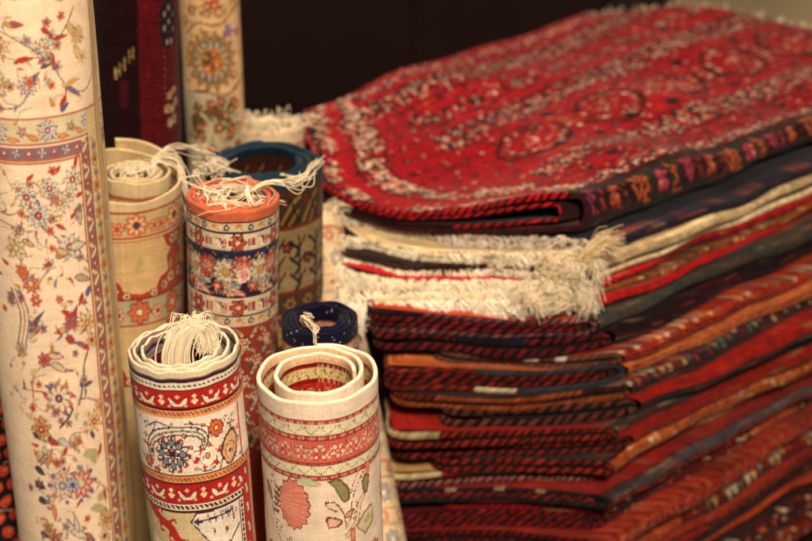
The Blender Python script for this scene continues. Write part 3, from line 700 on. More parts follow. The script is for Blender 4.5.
def canvas_ivory(Rpx, top):
    """v = image y + top"""
    U = PI * Rpx; c = Canvas(-U, U, 0, 800 + top, 0.95, 'ecd6b8'); o = top
    BL, RD, OC, BG, GN, PL = '58607f', 'b0402f', 'c08a44', 'c9b68c', 'a5a078', '6f5a6c'
    c.ow = .55; rq = np.random.default_rng(8)
    def fl(u, v, r, col, n=7, ce=RD, ol=PL, ph=0, inner=None):
        n2 = n + 1 if r > 7 else n
        if r > 8:      # little tips and tendrils round the larger blossoms
            for k in range(n2):
                a = ph + (k + .5) * 2 * PI / n2; c.leaf(u + .7 * r * math.cos(a), o + v + .7 * r * math.sin(a), r * .55, r * .22, a, [RD, BL, GN, OC][k % 4], None, .5 * (-1) ** k)
        c.flower(u, o + v, r * .92, n2, col, ol, ce, ph + rq.uniform(0, .6), .36, inner)
        if r > 8:
            for k in range(n2): a = ph + k * 2 * PI / n2; c.ell(u + .55 * r * math.cos(a), o + v + .55 * r * math.sin(a), .9, .9, RD if k % 2 else BL)
            c.ell(u, o + v, 1.2, 1.2, 'ead6b4')
    def stem(pts, col='7a6560', w=1.5): c.curve([(a, o + b) for a, b in pts], w, col)
    def lf(u, v, L, w, a, col, ol=None): c.leaf(u, o + v, L, w, a, col, ol)
    # top field
    fl(10, 32, 10, 'd9cba6', 6, 'c9b68c', BL); fl(-4, 22, 6, BG, 5, RD, BL); fl(20, 20, 7, 'd9cba6', 5, RD, BL); fl(-30, 28, 9, 'd8c9a0', 6, OC, 'b08a58'); fl(-34, 62, 9, 'd5c8a4', 6, OC, 'a08a60')
    fl(-8, 66, 9, 'cfcab8', 8, BG, '4c5a8c'); fl(24, 50, 6, BG, 5, RD, BL); fl(14, 64, 5, 'cfcab8', 5, BG, BL)
    lf(-20, 44, 24, 6, -.45, RD); lf(20, 36, 18, 5, 1.4, RD); lf(22, 24, 18, 5, -.35, RD); lf(10, 12, 12, 6, .3, RD); lf(-6, 66, 18, 6, -1.1, '4c5a7c'); lf(6, 50, 14, 5, -.5, '5a4f55')
    lf(-22, 8, 16, 7, -.3, '8a5f68', RD); lf(-26, 4, 12, 6, .4, OC); lf(46, 34, 18, 8, .9, 'cdb987', 'ad965e'); fl(52, 24, 9, 'dcc596', 7, OC, 'b58f5c'); fl(56, 46, 7, 'dcc596', 6, OC, 'b58f5c')
    stem([(-50, 8), (-28, 14), (-10, 24), (8, 36)]); stem([(-40, 88), (-18, 84), (-6, 70)]); stem([(14, 38), (26, 60), (32, 70), (30, 90)]); stem([(28, 68), (40, 76), (60, 78), (74, 66)], '8a6a50')
    lf(30, 70, 26, 6, .35, '7c6a78'); lf(30, 70, 22, 6, -.45, 'c9a060'); lf(24, 92, 18, 6, -1.3, RD); lf(24, 94, 14, 6, -.9, BL); lf(18, 88, 12, 6, -2.2, OC)
    stem([(30, 22), (42, 8), (50, -4)]); lf(40, 10, 16, 8, .9, 'c9b070', '9c8450')
    r = np.random.default_rng(31)
    for vv in range(-top, -4, 34):
        for uu in (-48, -16, 16, 46): fl(uu + r.uniform(-6, 6), vv + r.uniform(-6, 6), r.uniform(7, 11), ['d9cba6', BG, 'b0645a', 'cfcab8'][r.integers(4)], 7, RD, BL); lf(uu + 8, vv + 12, 16, 6, r.uniform(0, 6), [OC, RD, GN][r.integers(3)])
    # cross border
    c.rect(-U, o + 96, U, o + 98, 'b0604c'); c.rect(-U, o + 98, U, o + 121, 'd3c7a2'); c.rect(-U, o + 121, U, o + 122.5, 'b0604c')
    for k in range(-4, 5):
        u = 8 + k * 52
        fl(u, 109, 10, 'cfcab8', 8, RD, '5c6690'); fl(u + 26, 109, 5.5, 'c99070', 5, BG, PL); lf(u + 10, 117, 13, 5, -.2, 'cf9a60', 'b0604c'); lf(u - 10, 117, 13, 5, PI + .2, 'cf9a60', 'b0604c')
    c.rect(-U, o + 124, U, o + 136, '8a6a72')
    for k in range(-16, 17): (fl(k * 13, 130, 5.4, 'c4604c', 5, 'ecd6b8', PL) if k % 2 else fl(k * 13, 130, 5, 'dfcfa8', 4, BG, '5c6690'))
    c.rect(-U, o + 136, U, o + 137.5, 'b0604c'); c.rect(-U, o + 137.5, U, o + 139, 'dccaa0'); c.rect(-U, o + 139, U, o + 140.4, 'b0604c')
    # lower field
    c.rect(-U, o + 140.4, U, o + 900, 'efdabe')
    for (u, v, rr, cl, oo) in ((-20, 172, 11, 'd9d2bc', PL), (-28, 164, 8, 'e0d6bc', PL), (4, 165, 10, 'd5cdb4', BL), (-10, 190, 13, 'dcd4bc', BL), (14, 180, 10, 'd9cfae', GN), (30, 160, 11, 'd8d0b4', PL), (24, 174, 8, 'dcd4bc', PL), (8, 176, 7, 'c98a70', PL)): fl(u, v, rr, cl, 6, RD if rr > 9 else OC, oo)
    for (u, v, L, a) in ((-18, 158, 12, -1.1), (12, 152, 10, -1.2), (34, 150, 14, -1.4), (28, 190, 12, .1), (32, 178, 12, -.5), (6, 200, 14, .3), (24, 198, 10, -1)): lf(u, v, L, 5, a, RD)
    lf(32, 190, 16, 8, 1.1, 'c3b58c', PL); stem([(-60, 186), (-40, 190), (-24, 182)], '9c7860'); stem([(-60, 194), (-42, 200), (-20, 206)], '9c7860'); stem([(-4, 204), (8, 214), (14, 220), (22, 226)])
    # lily and buds
    fl(20, 224, 13, 'd3ccb4', 7, 'b0544c', '6a5f74'); lf(4, 232, 12, 8, -.6, OC, PL); lf(20, 226, 20, 9, -.3, 'cfc4a4', '6a5f74'); lf(18, 230, 16, 7, -2.9, 'cfae7c', PL); fl(-4, 238, 7, 'cfc4a4', 5, RD, '4c5a7c')
    stem([(-4, 242), (-14, 252), (-20, 262)], 'b0604c'); stem([(34, 236), (44, 248), (50, 262)]); lf(40, 236, 9, 5, .8, BL)
    fl(-38, 222, 12, 'd6c690', 6, 'c9b070', '6f6a70'); fl(-34, 206, 7, 'd9cba6', 5, OC, PL); lf(-30, 214, 14, 6, .2, 'c9b68c', PL)
    lf(22, 254, 20, 7, .1, 'b5a684', PL); lf(-10, 250, 18, 10, .5, 'ded4ae')
    fl(-26, 256, 10, 'c4604c', 7, 'd9cba6', RD, 0, 'd9b07c'); fl(-34, 244, 8, 'c97a58', 6, OC, RD); fl(-22, 272, 7, 'c4604c', 6, BG, RD)
    lf(44, 256, 16, 7, -1, RD, PL); lf(46, 250, 10, 8, .2, OC)
    # y 270..400
    for k, (a, b) in enumerate(((-46, 'a'), (-41, 'b'), (-36, 'c'))): stem([(a - 4, 262), (a + 4, 288), (a - 4, 318)], ['7a6560', OC, '5c6690'][k], 1.8)
    lf(-34, 308, 34, 6, -1.15, '5a4f66'); lf(-36, 312, 26, 6, -.9, 'b5a684'); fl(-46, 322, 8, BG, 6, OC, PL)
    fl(14, 296, 9, 'c4604c', 6, '5c6690', PL); lf(4, 284, 14, 6, .3, RD); lf(14, 300, 20, 7, -1.4, RD, BL); lf(8, 300, 14, 6, 2.6, BG, RD); lf(6, 310, 12, 8, .3, RD, PL); lf(24, 292, 16, 9, .5, '5c6690'); lf(16, 316, 20, 6, .35, '8a6a72'); lf(24, 324, 12, 6, -.4, RD)
    fl(32, 300, 12, 'dcc390', 6, OC, 'a5764c'); fl(36, 318, 8, 'dcc390', 5, RD, 'a5764c'); lf(34, 276, 14, 7, -1.2, '5c6690'); lf(30, 270, 14, 6, 1.8, RD)
    fl(-20, 330, 8, 'c4604c', 6, RD, PL); lf(-16, 326, 18, 8, -.1, 'dcbfa0', RD); lf(-14, 334, 20, 7, .25, 'dcc9a4', PL)
    stem([(-24, 336), (-36, 350), (-38, 372), (-42, 384)], 'b0604c'); lf(-38, 346, 12, 7, -.8, 'd3c08c')
    fl(-8, 368, 17, '9a8c94', 8, '4c5070', RD, .2); fl(-8, 368, 14, 'e3d8bc', 8, '4c5070', 'b0544c', .2)
    stem([(-50, 360), (-30, 361), (-22, 362)], 'b0604c'); stem([(14, 376), (20, 360), (24, 340), (30, 326)], '6a5560', 2); lf(20, 360, 14, 5, -.4, '5a4f66'); lf(20, 362, 12, 5, -1.8, '5a4f66'); stem([(12, 372), (24, 372), (40, 380)], '8a5f58'); lf(18, 388, 10, 7, -.5, 'd9c99c')
    stem([(-10, 396), (0, 388), (6, 380)], '5a4450', 2.4)
    fl(-32, 398, 12, 'cf9a60', 6, RD, '5a4450'); lf(-44, 402, 12, 6, .3, '5a4450'); lf(-34, 386, 12, 6, .6, 'cf9a60', RD); lf(-26, 408, 14, 7, .1, RD, '5a4450'); lf(-50, 384, 14, 6, .3, BG)
    fl(30, 396, 10, 'dcbf88', 6, RD, 'a5764c'); fl(40, 384, 8, 'dcbf88', 6, OC, 'a5764c'); lf(24, 404, 10, 5, .9, '5a4450')
    # y 400..541
    lf(-14, 408, 16, 7, .2, 'cfc7ae', '5c6690'); lf(0, 412, 16, 8, -.9, 'd5c8a4', '5a4f66'); lf(0, 412, 15, 5, .6, '8a6a72'); lf(-4, 414, 14, 5, 2, RD)
    fl(-30, 424, 10, 'd9cba6', 5, PL, '4a4450'); lf(-44, 418, 16, 6, .9, 'cf9a60'); fl(-36, 430, 5, '4a4450', 4, OC, None)
    lf(12, 426, 24, 10, -.15, 'b5ac80', None); lf(22, 424, 14, 10, .9, 'b5ac80'); lf(36, 418, 16, 4, 1.7, RD)
    fl(-14, 452, 14, 'd8c9b4', 8, '7c9ab0', 'b0544c', 0); fl(8, 452, 15, 'd9705c', 8, 'dcc9a4', '5c5070', .2, 'e3d0b0'); fl(-2, 452, 8, 'b9c3c8', 6, '4c5a8c', '5c5070')
    for k in range(10): c.ell(-2 + 27 * math.cos(k * .63), o + 452 + 17 * math.sin(k * .63), 2.3, 2.3, '6a6490')
    for (u, v, a) in ((-46, 436, .2), (-48, 452, 0), (-46, 468, -.2)): lf(u, v, 15, 8, a, '4a4450'); 
    fl(-42, 452, 7, '4a4450', 6, RD, None); lf(-28, 470, 16, 5, 1.2, 'cf9a60', RD); lf(-28, 432, 12, 5, -1.4, 'cf9a60', RD)
    lf(16, 478, 24, 9, .1, 'b5ac80'); lf(26, 474, 14, 9, -.9, 'b5ac80'); lf(34, 462, 16, 4, 1.2, RD); stem([(22, 452), (34, 460), (42, 470)], '9c6a54')
    lf(-10, 496, 22, 8, .2, 'd5ccb4', '5a5468'); lf(0, 498, 16, 6, -2, 'd5ccb4', '5a5468'); lf(6, 500, 16, 6, .5, '4a4450')
    fl(-28, 504, 10, 'c97a58', 5, RD, '5a4450'); fl(-36, 494, 8, 'cf9a60', 5, OC, '5a4450'); fl(-18, 512, 7, RD, 5, BG, None); lf(-48, 500, 14, 6, 0, '4a4450')
    stem([(-16, 512), (-4, 522), (6, 528)], 'a0483c', 2); fl(34, 494, 10, 'dcbf88', 6, RD, 'a5764c'); fl(30, 508, 8, 'dcc9a0', 5, '5a4450', 'a5764c'); stem([(36, 512), (30, 530), (14, 536)], '8a6a50')
    fl(8, 538, 16, 'd9705c', 8, '4c5a8c', '6a4450', .2, 'e3d0b0'); lf(26, 548, 16, 6, .8, '4c5070'); fl(-26, 552, 9, BG, 6, RD, PL)
    for vv in range(570, 760, 30): fl(-20 + (vv % 4) * 8, vv, 11, 'd9cba6', 7, RD, BL); fl(16, vv + 12, 9, 'cf9a60', 6, OC, PL)
    for k in range(120):
        a, b = rq.uniform(-66, 36), rq.uniform(-6, 560)
        if 90 < b < 144: continue
        if k % 2: c.flower(a, o + b, rq.uniform(3, 5), 5, ['d9cba6', 'c98a78', 'b9bcc4', 'cfa46c'][k % 4], ['6f5a6c', 'b0402f', '58607f'][k % 3], 'b0402f', rq.uniform(0, 6), .42)
        else: c.leaf(a, o + b, rq.uniform(6, 12), rq.uniform(2.5, 4.5), rq.uniform(0, 6.3), ['b0402f', '7a7486', 'b5a684', 'c08a44', '8a5f68'][k % 5], [None, '6f5a6c'][k % 2], .5)
    # thin tendrils linking the blossoms
    for k in range(90):
        a, b = rq.uniform(-58, 34), rq.uniform(-10, 560)
        if 88 < b < 145: continue
        sx, sy = rq.uniform(-12, 12), rq.uniform(-14, 14)
        c.curve([(a, o + b), (a + sx, o + b + sy * .3), (a + sx * 1.4, o + b + sy)], 1.0, ['a58a78', '9a9478', 'b58a70'][k % 3]); c.leaf(a + sx * 1.4, o + b + sy, rq.uniform(5, 9), 3, rq.uniform(0, 6.3), ['c9b68c', 'b0604c', '8a8fa0', 'c08a54'][k % 4], None)
    # side border (right) from the cross border down; plus its twin round the back
    for (a, sg) in ((41, 1), (-172, 1)):
        c.rect(a, o + 137, a + 1.3, o + 900, 'b0604c'); c.rect(a + 1.3, o + 137, a + 3.2, o + 900, 'd9c08c'); c.rect(a + 3.2, o + 124, a + 4.5, o + 900, '8c5048'); c.rect(a + 4.5, o + 124, a + 15, o + 900, '96706a')
        c.rect(a + 15, o + 122, a + 16.4, o + 900, '8c5048'); c.rect(a + 16.4, o + 100, a + 34, o + 900, 'd6c08e'); c.rect(a + 34, o - top, a + 36, o + 900, 'a5764c'); c.rect(a + 36, o - top, a + 48, o + 900, 'c3a468')
        v = 130; k = 0
        while v < 800:
            if k % 2: fl(a + 9.7, v, 5.4, 'c4604c', 5, 'ecd6b8', '6a4450')
            else: c.curve([(a + 6, o + v - 6), (a + 12, o + v), (a + 7, o + v + 6)], 3.2, 'dfcfa0'); c.ell(a + 10, o + v - 1, 1.6, 1.6, RD)
            if k % 2: fl(a + 25, v + 6, 7, 'cf9a60', 6, RD, 'a0704c')
            else: fl(a + 25, v + 6, 5, BG, 5, '5c6690', PL); c.curve([(a + 20, o + v - 4), (a + 30, o + v + 6), (a + 20, o + v + 18)], 1.2, 'a0704c')
            v += 13; k += 1
    c.soften(1); c.wear(0.04, 0.03, 15, 0.02); return c

# ------------------------------------------------------------------ the rolls
def shift(roll, canvas, base=150):
    """the canvas has image top at v=base; move it so that it falls at the roll's own rim distance"""
    canvas.v0 = canvas.v0 - base
    return canvas
G = 'rugs rolled up and stood on end'
r10 = Roll('rolled_rug', (184, 345, 1.15), (204, 541, 1.15), 55.5, 'rolled red and white rug, wavy cream rim, a cotton tuft in its middle', group=G,
           turns=3.1, thick_px=3.4, chir=1, wave=1.0, waven=9, loose=[(0, 1, 0, 0), (1, 0.985, 0, 0), (1.25, .90, 0, 0), (2, .80, 0.02, -.01), (3.1, .62, .02, -.03)], seed=1)
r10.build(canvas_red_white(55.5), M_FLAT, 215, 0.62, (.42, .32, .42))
r11 = Roll('rolled_rug', (317, 371.5, 1.12), (325.5, 541, 1.12), 62, 'rolled cream rug with pink bands and a large pink carnation, its coil open', group=G,
           turns=2.25, thick_px=4.6, chir=-1, wave=0.5, waven=6, loose=[(0, 1, 0, 0), (.9, .985, 0, 0), (1.05, .90, 0, 0), (1.3, .72, -.02, -.01), (2.25, .66, -.01, -.02)], seed=2)
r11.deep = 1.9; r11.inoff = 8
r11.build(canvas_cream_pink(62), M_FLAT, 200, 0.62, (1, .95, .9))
r6 = Roll('rolled_rug', (233, 194, 1.4), (234.5, 400, 1.4), 47, 'rolled rug with an orange rim and navy flower band, loose cotton strands across its top', group=G,
          turns=2.7, thick_px=5, chir=1, wave=0.9, waven=5, loose=[(0, 1, 0, 0), (1, .985, 0, 0), (1.2, .88, 0, 0), (2, .80, 0, 0), (2.7, .55, 0, -.05)], seed=3)
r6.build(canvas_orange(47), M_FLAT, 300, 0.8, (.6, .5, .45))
r5 = Roll('rolled_rug', (119, 171, 1.5), (134, 541, 1.5), 62, 'rolled beige rug with rust flowers and knotted fringe in its coil, beside the ivory roll', group=G,
          turns=3.6, thick_px=3.2, chir=-1, wave=0.8, waven=4, loose=[(0, 1, 0, 0), (.72, 1, 0, 0), (1.0, .86, -.03, .05), (1.3, .62, .02, .18), (1.6, .52, .04, .24), (3.6, .30, .04, .24)], seed=4, tilt=13)
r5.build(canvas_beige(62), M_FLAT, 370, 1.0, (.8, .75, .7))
r7 = Roll('rolled_rug', (264, 160, 1.6), (276, 541, 1.6), 58, 'rolled brown geometric rug with a thick teal blue rim', group=G,
          turns=2.8, thick_px=6, chir=1, wave=0.9, waven=4, loose=[(0, 1, 0, 0), (1, .985, 0, 0), (1.2, .87, 0, 0), (2, .80, 0, 0), (2.8, .66, 0, 0)], seed=5)
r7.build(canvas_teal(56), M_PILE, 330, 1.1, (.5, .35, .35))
r9 = Roll('rolled_rug', (319, 317, 1.32), (330, 541, 1.32), 38.5, 'small rolled rug with a dark navy blue rim behind the cream and pink roll', group=G,
          turns=2.8, thick_px=4.5, chir=1, wave=0.7, waven=4, loose=[(0, 1, 0, 0), (1, .985, 0, 0), (1.2, .84, 0, 0), (2, .78, 0, 0), (2.8, .62, 0, 0)], seed=6)
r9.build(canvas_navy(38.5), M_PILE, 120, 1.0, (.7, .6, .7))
r8a = Roll('rolled_rug', (271, 124, 1.86), (292, 541, 1.80), 37, 'pale rolled rug with a shaggy cream fringe rising behind the teal rimmed roll', group=G,
           turns=2.5, thick_px=4, chir=1, wave=1.0, seed=7)
r8a.build(canvas_pale(37, 3), M_FLAT, 400, 1.3)
r8b = Roll('rolled_rug', (312, 222, 1.70), (374, 541, 1.42), 35, 'pale pink and beige rolled rug leaning between the navy rimmed roll and the folded stack', group=G,
           turns=2.5, thick_px=4, chir=1, wave=1.0, seed=8)
r8b.build(canvas_pale(35, 5), M_FLAT, 400, 1.2)
r1 = Roll('rolled_rug', (25.5, 0, 1.28), (79, 541, 1.28), 71, 'largest rolled rug, tall and ivory with delicate blue and red flowers', group=G,
          turns=2.4, thick_px=4, chir=1, wave=0.8, seed=9, above=0.30)
r1.build(shift(r1, canvas_ivory(71, 200), 200), M_FLAT, 560, 0.95, open_top=False)
r3 = Roll('rolled_rug', (134, 0, 1.75), (150, 541, 1.75), 49, 'tall black and dark red rolled rug with a few cream knots, behind the beige roll', group=G,
          turns=2.4, thick_px=5, chir=1, seed=10, above=0.2)
cd = canvas_dark(49)
r3.build(shift(r3, cd), M_PILE, 330, 1.3, open_top=False)
r4 = Roll('rolled_rug', (211, 0, 1.85), (238, 541, 1.85), 33.5, 'tall slim tan rolled rug with a pointed flower medallion, behind the orange rimmed roll', group=G,
          turns=2.4, thick_px=4, chir=1, seed=11, above=0.15)
r4.build(shift(r4, canvas_tan(33.5)), M_FLAT, 330, 1.2, open_top=False)
r2 = Roll('rolled_rug', (-42, 180, 1.42), (-10, 541, 1.42), 52, 'coral red and black rolled rug peeking out behind the ivory roll', group=G,
          turns=2.4, thick_px=5, chir=1, seed=12, above=0.1)
r2.build(canvas_coral(52), M_PILE, 420, 1.3, open_top=False)

# ------------------------------------------------------------------ fringes of the rolls
def rim_pt(roll, f, r, z):      # local coords in units of R, z metres above rim
    return np.stack(np.broadcast_arrays(f * roll.R, r * roll.R, roll.L + z), -1)

def jit(P, s, seed=0):
    r = np.random.default_rng(seed); return P + r.normal(0, s, P.shape)

def bundle(roll, ctrl, n, spread, jitter, rad, npts=22, seed=0, endspread=1.0, col=None):
    """ctrl: list of (f,r,z_px)"""
    r = np.random.default_rng(seed); k = len(ctrl)
    c = np.array([rim_pt(roll, a, b, z * roll.mpp) for a, b, z in ctrl])
    off = r.normal(0, spread, (n, 1, 3)) * roll.mpp
    grow = np.linspace(0.5, 1.0 + endspread, k)[None, :, None]
    P = c[None] + off * grow + r.normal(0, jitter * roll.mpp, (n, k, 3)) * np.linspace(0.2, 1, k)[None, :, None]
    P = resample(P, npts)
    return (P, rad * roll.mpp * r.uniform(.8, 1.2, n), cotton_cols(n, .1, col, r))

# front-left: folded tuft
L = []
r = np.random.default_rng(51)
for i in range(230):
    t = r.uniform(0, 1); w = r.normal(0, .05); q = r.normal(0, .07)
    # a folded skein: rises out of the coil at the left, arches over and falls forward on the right
    L.append([(.30 + .10 * t + w, -.34 + .42 * t + q, -20), (.20 + w, -.36 + .44 * t + q, -6 + 3 * t), (-.02 + w, -.26 + .46 * t + q, 7 + 3 * t), (-.22 + w, -.04 + .42 * t + q, 15 + r.normal(0, 1)),
              (-.20 + w + r.normal(0, .02), .14 + .40 * t + q, 14 - 3 * t + r.normal(0, 1)), (-.02 + w, .24 + .36 * t + q, 7 - 4 * t), (.18 + r.normal(0, .05), .28 + .32 * t + r.normal(0, .05), -3 - 5 * r.uniform())])
P = np.array([[rim_pt(r10, a, b, z * r10.mpp) for a, b, z in s] for s in L])
P = resample(P, 28)
L2 = [(P, np.full(len(P), .62 * r10.mpp), cotton_cols(len(P), .16, lin('cfc2a8'), r))]
# stray tips flicking up at the back
for i in range(14):
    a = r.uniform(-.2, .45)
    L2.append(bundle(r10, [(-.22, a - .12, 2), (-.32, a - .02, 12), (-.40, a + .05 + r.normal(0, .05), 17 + r.uniform(0, 6)), (-.46, a + .1 + r.normal(0, .1), 15 + r.uniform(-6, 8))], 3, .8, 1.4, .6, seed=100 + i))
r10.fringe(L2)

# orange roll: long loose strands across the mouth
L2 = []; r = np.random.default_rng(52)
for i in range(30):
    a0 = r.uniform(0, 2 * PI); a1 = a0 + PI + r.normal(0, .9); q0 = r.uniform(.62, .9); q1 = r.uniform(.55, 1.08); k = 7; pts = []
    bend = r.normal(0, .45)
    for j in range(k):
        t = j / (k - 1); x = q0 * math.cos(a0) * (1 - t) + q1 * math.cos(a1) * t; y = q0 * math.sin(a0) * (1 - t) + q1 * math.sin(a1) * t
        x += bend * math.sin(PI * t) * math.sin(a0) + .07 * math.sin(9 * t + i); y -= bend * math.sin(PI * t) * math.cos(a0) + .07 * math.cos(8 * t + i)
        pts.append((x, y, -5 + 8 * math.sin(PI * t) ** .5 + r.uniform(-1, 2) - (6 * t if q1 > .95 else 0)))
    L2.append(bundle(r6, pts, 1 if i % 5 else 4, .7, .5, .48, 36, seed=200 + i))
for i in range(10):   # flicks out over the rim towards the neighbours
    s = r.uniform(-.2, .5)
    L2.append(bundle(r6, [(-.1, .3, -2), (-.2 + s * .2, .7, 8), (-.25 + s * .4, 1.05, 8), (-.1 + s * .5, 1.35 + r.normal(0, .1), 8 + r.uniform(-8, 6)), (-.3 + s * .6, 1.6 + r.normal(0, .12), 14 + r.uniform(-6, 10))], 1, .5, 1.5, .6, 26, seed=230 + i))
for i in range(3):
    q = r.normal(0, .2, 4)
    L2.append(bundle(r6, [(.5 + q[0], -.5 + q[1], -6), (.2, -.4 + q[2], 3), (-.2 + q[3], -.6, 6), (-.5, -.75 + q[0], 7), (-.8, -.8 + q[1], 5)], 2, .8, 1.2, .5, seed=250 + i))
L2.append(bundle(r6, [(-.2, .25, 2), (.1, .3, 9), (.4, .32, 6), (.75, .4, 2), (.6, .6, 2)], 7, .9, .8, .6, seed=260))
r6.fringe(L2)

# beige roll: tangled short strands in the coil and long ones hanging outside on the right
L2 = []; r = np.random.default_rng(53)
cx, cy = .04, .24
for i in range(30):
    a0 = r.uniform(0, 2 * PI); a1 = a0 + r.uniform(1.5, 4); q0 = r.uniform(.2, .46)
    L2.append(bundle(r5, [(cx + q0 * math.cos(a0), cy + q0 * math.sin(a0), -8), (cx + .8 * q0 * math.cos(a0), cy + .8 * q0 * math.sin(a0), 3 + r.uniform(0, 5)), (cx + r.normal(0, .12), cy + r.normal(0, .12), 3 + r.uniform(-4, 5)), (cx + .8 * q0 * math.cos(a1), cy + .8 * q0 * math.sin(a1), 2 + r.uniform(-2, 4)), (cx + q0 * math.cos(a1), cy + q0 * math.sin(a1), -6)], 1, .3, 1.4, .45, seed=300 + i))
for i in range(14):
    b = r.uniform(0, 1)
    L2.append(bundle(r5, [(cx + .1, cy + .3, 0), (cx - .1 * b, .62, 8 + 5 * b), (cx + .1 - .4 * b, .88 + .08 * b, 9 * b + 3), (.05 + .2 * b, 1.02, -4 - 8 * b), (.12 + .12 * b, 1.06 + .04 * b, -20 - 24 * b), (.2 + .1 * b, 1.05 + r.normal(0, .03), -30 - 42 * b * r.uniform(.5, 1))], 1, 1.2, 1.8, .45, 30, seed=400 + i))
for i in range(11):
    b = r.uniform(0, 1)
    L2.append(bundle(r5, [(-.2, .5, 0), (-.45, .78, 10), (-.5 - .2 * b, 1.05, 12 - 4 * b), (-.4, 1.25 + .1 * b, 6 + 8 * b), (-.55 + .3 * b, 1.5 + .1 * b, 8 * b)], 1, 1.3, 2.4, .45, 26, seed=430 + i))
r5.fringe(L2)

# teal roll: cotton lying over its front rim, left
L2 = []; r = np.random.default_rng(54)
for i in range(22):
    b = r.uniform(0, 1)
    L2.append(bundle(r7, [(-.1 + .2 * b, -.62, -4), (.1 + .2 * b, -.80, 5), (.45, -.95 + .1 * b, 8 - 4 * b), (.6 + .15 * b, -.7 - .5 * b + r.normal(0, .12), 6 + r.normal(0, 4)), (.7 - .2 * b, -.45 - .8 * b + r.normal(0, .2), 4 + r.normal(0, 6))], 1, 1.0, 2.2, .7, 26, seed=500 + i))
r7.fringe(L2); L2 = []
for i in range(9):
    b = r.uniform(0, 1)
    L2.append(bundle(r7, [(.8, .25 + .1 * b, 2), (.98, .42, 5 - 6 * b), (.9, .62, 2 - 8 * b), (.66, .78, 5), (.5 - .3 * b, .95 + .1 * b, 6 + 6 * b)], 1, .8, 1.4, .7, 26, seed=540 + i))
r7.fringe(L2)

# navy small roll: one knot
L2 = [bundle(r9, [(.2, -.3, -6), (.32, -.36, 4), (.5, -.34, 6 + 2 * i), (.62 + .1 * i, -.2 + .1 * i, 5), (.95, -.1, 3), (1.02, -.08, -8 - 5 * i)], 2, .8, 1.4, .6, seed=600 + i) for i in range(3)]
L2 += [bundle(r9, [(.25, -.42, -2), (.35, -.5 + .1 * i, 6), (.4, -.4, 8 + i), (.45, -.3 + .05 * i, 3)], 3, 1.0, 1.6, .6, seed=620 + i) for i in range(4)]
r9.fringe(L2)

# ivory roll: fringe showing at its right side
L2 = []; r = np.random.default_rng(55)

# pale rolls: shaggy tops
def shag(roll, n, seed, up=12, lean=.5, rad=.7):
    r = np.random.default_rng(seed); LL = []
    a = r.uniform(0, 2 * PI, n); q = r.uniform(.35, 1.0, n); P = np.zeros((n, 5, 3)); ln = r.uniform(.5, 1.2, n) * up
    for j in range(5):
        t = j / 4; out = q + t * (0.25 + r.normal(0, .12, n))
        P[:, j, 0] = (out * np.cos(a) + r.normal(0, .05, n)) * roll.R
        P[:, j, 1] = (out * np.sin(a) + lean * t * t + r.normal(0, .05, n)) * roll.R
        P[:, j, 2] = roll.L + (-4 + ln * math.sin(t * 2.6) * 1.3 + r.normal(0, 1.2, n)) * roll.mpp
    P = resample(P, 14)
    return [(P, rad * roll.mpp * r.uniform(.8, 1.3, n), cotton_cols(n, .12, r=r))]
r8a.fringe(shag(r8a, 70, 61, 9, .1, .45)); r8b.fringe(shag(r8b, 160, 62, 9, .1, .55))

# ------------------------------------------------------------------ the stack of folded rugs
DS = np.array([math.cos(math.radians(39.3)), math.sin(math.radians(39.3)), 0])   # along the fold line, away to the right
DW = np.array([-DS[1], DS[0], 0])                                                # across the rug, away to the left
Z_TOP = H - 0.645
def corner(z):
    d = Z_TOP - z
    dd = np.clip(d, 0, .30); return np.stack(np.broadcast_arrays(0.222 + 0.14 * dd + .026 * np.exp(-((d - .26) / .075) ** 2), 1.565 - 0.16 * dd, 0 * d), -1)
def undul(w, s, z):
    near = np.exp(-np.abs(w) / .15)
    lv = np.clip((z - (Z_TOP - .30)) / .26, 0, 1)
    sag = lv * np.exp(-np.clip(s + .15, 0, 9) ** 2 / .09) * (.010 * np.exp(-(w / .05) ** 2) - .019 * np.exp(-((w - .185) / .11) ** 2))
    return sag + (0.0035 * np.sin(9 * s + 3 * w + 16 * z) + 0.0045 * np.sin(17 * w - 6 * s + 15 * z + 1.3) + 0.0028 * np.sin(31 * w + 12 * s + 26 * z + 2) + 0.0022 * np.sin(26 * s + 13 * z) + near * .0018 * np.sin(44 * s - 30 * z + 20 * w)) * np.clip(z * 8, 0, 1)

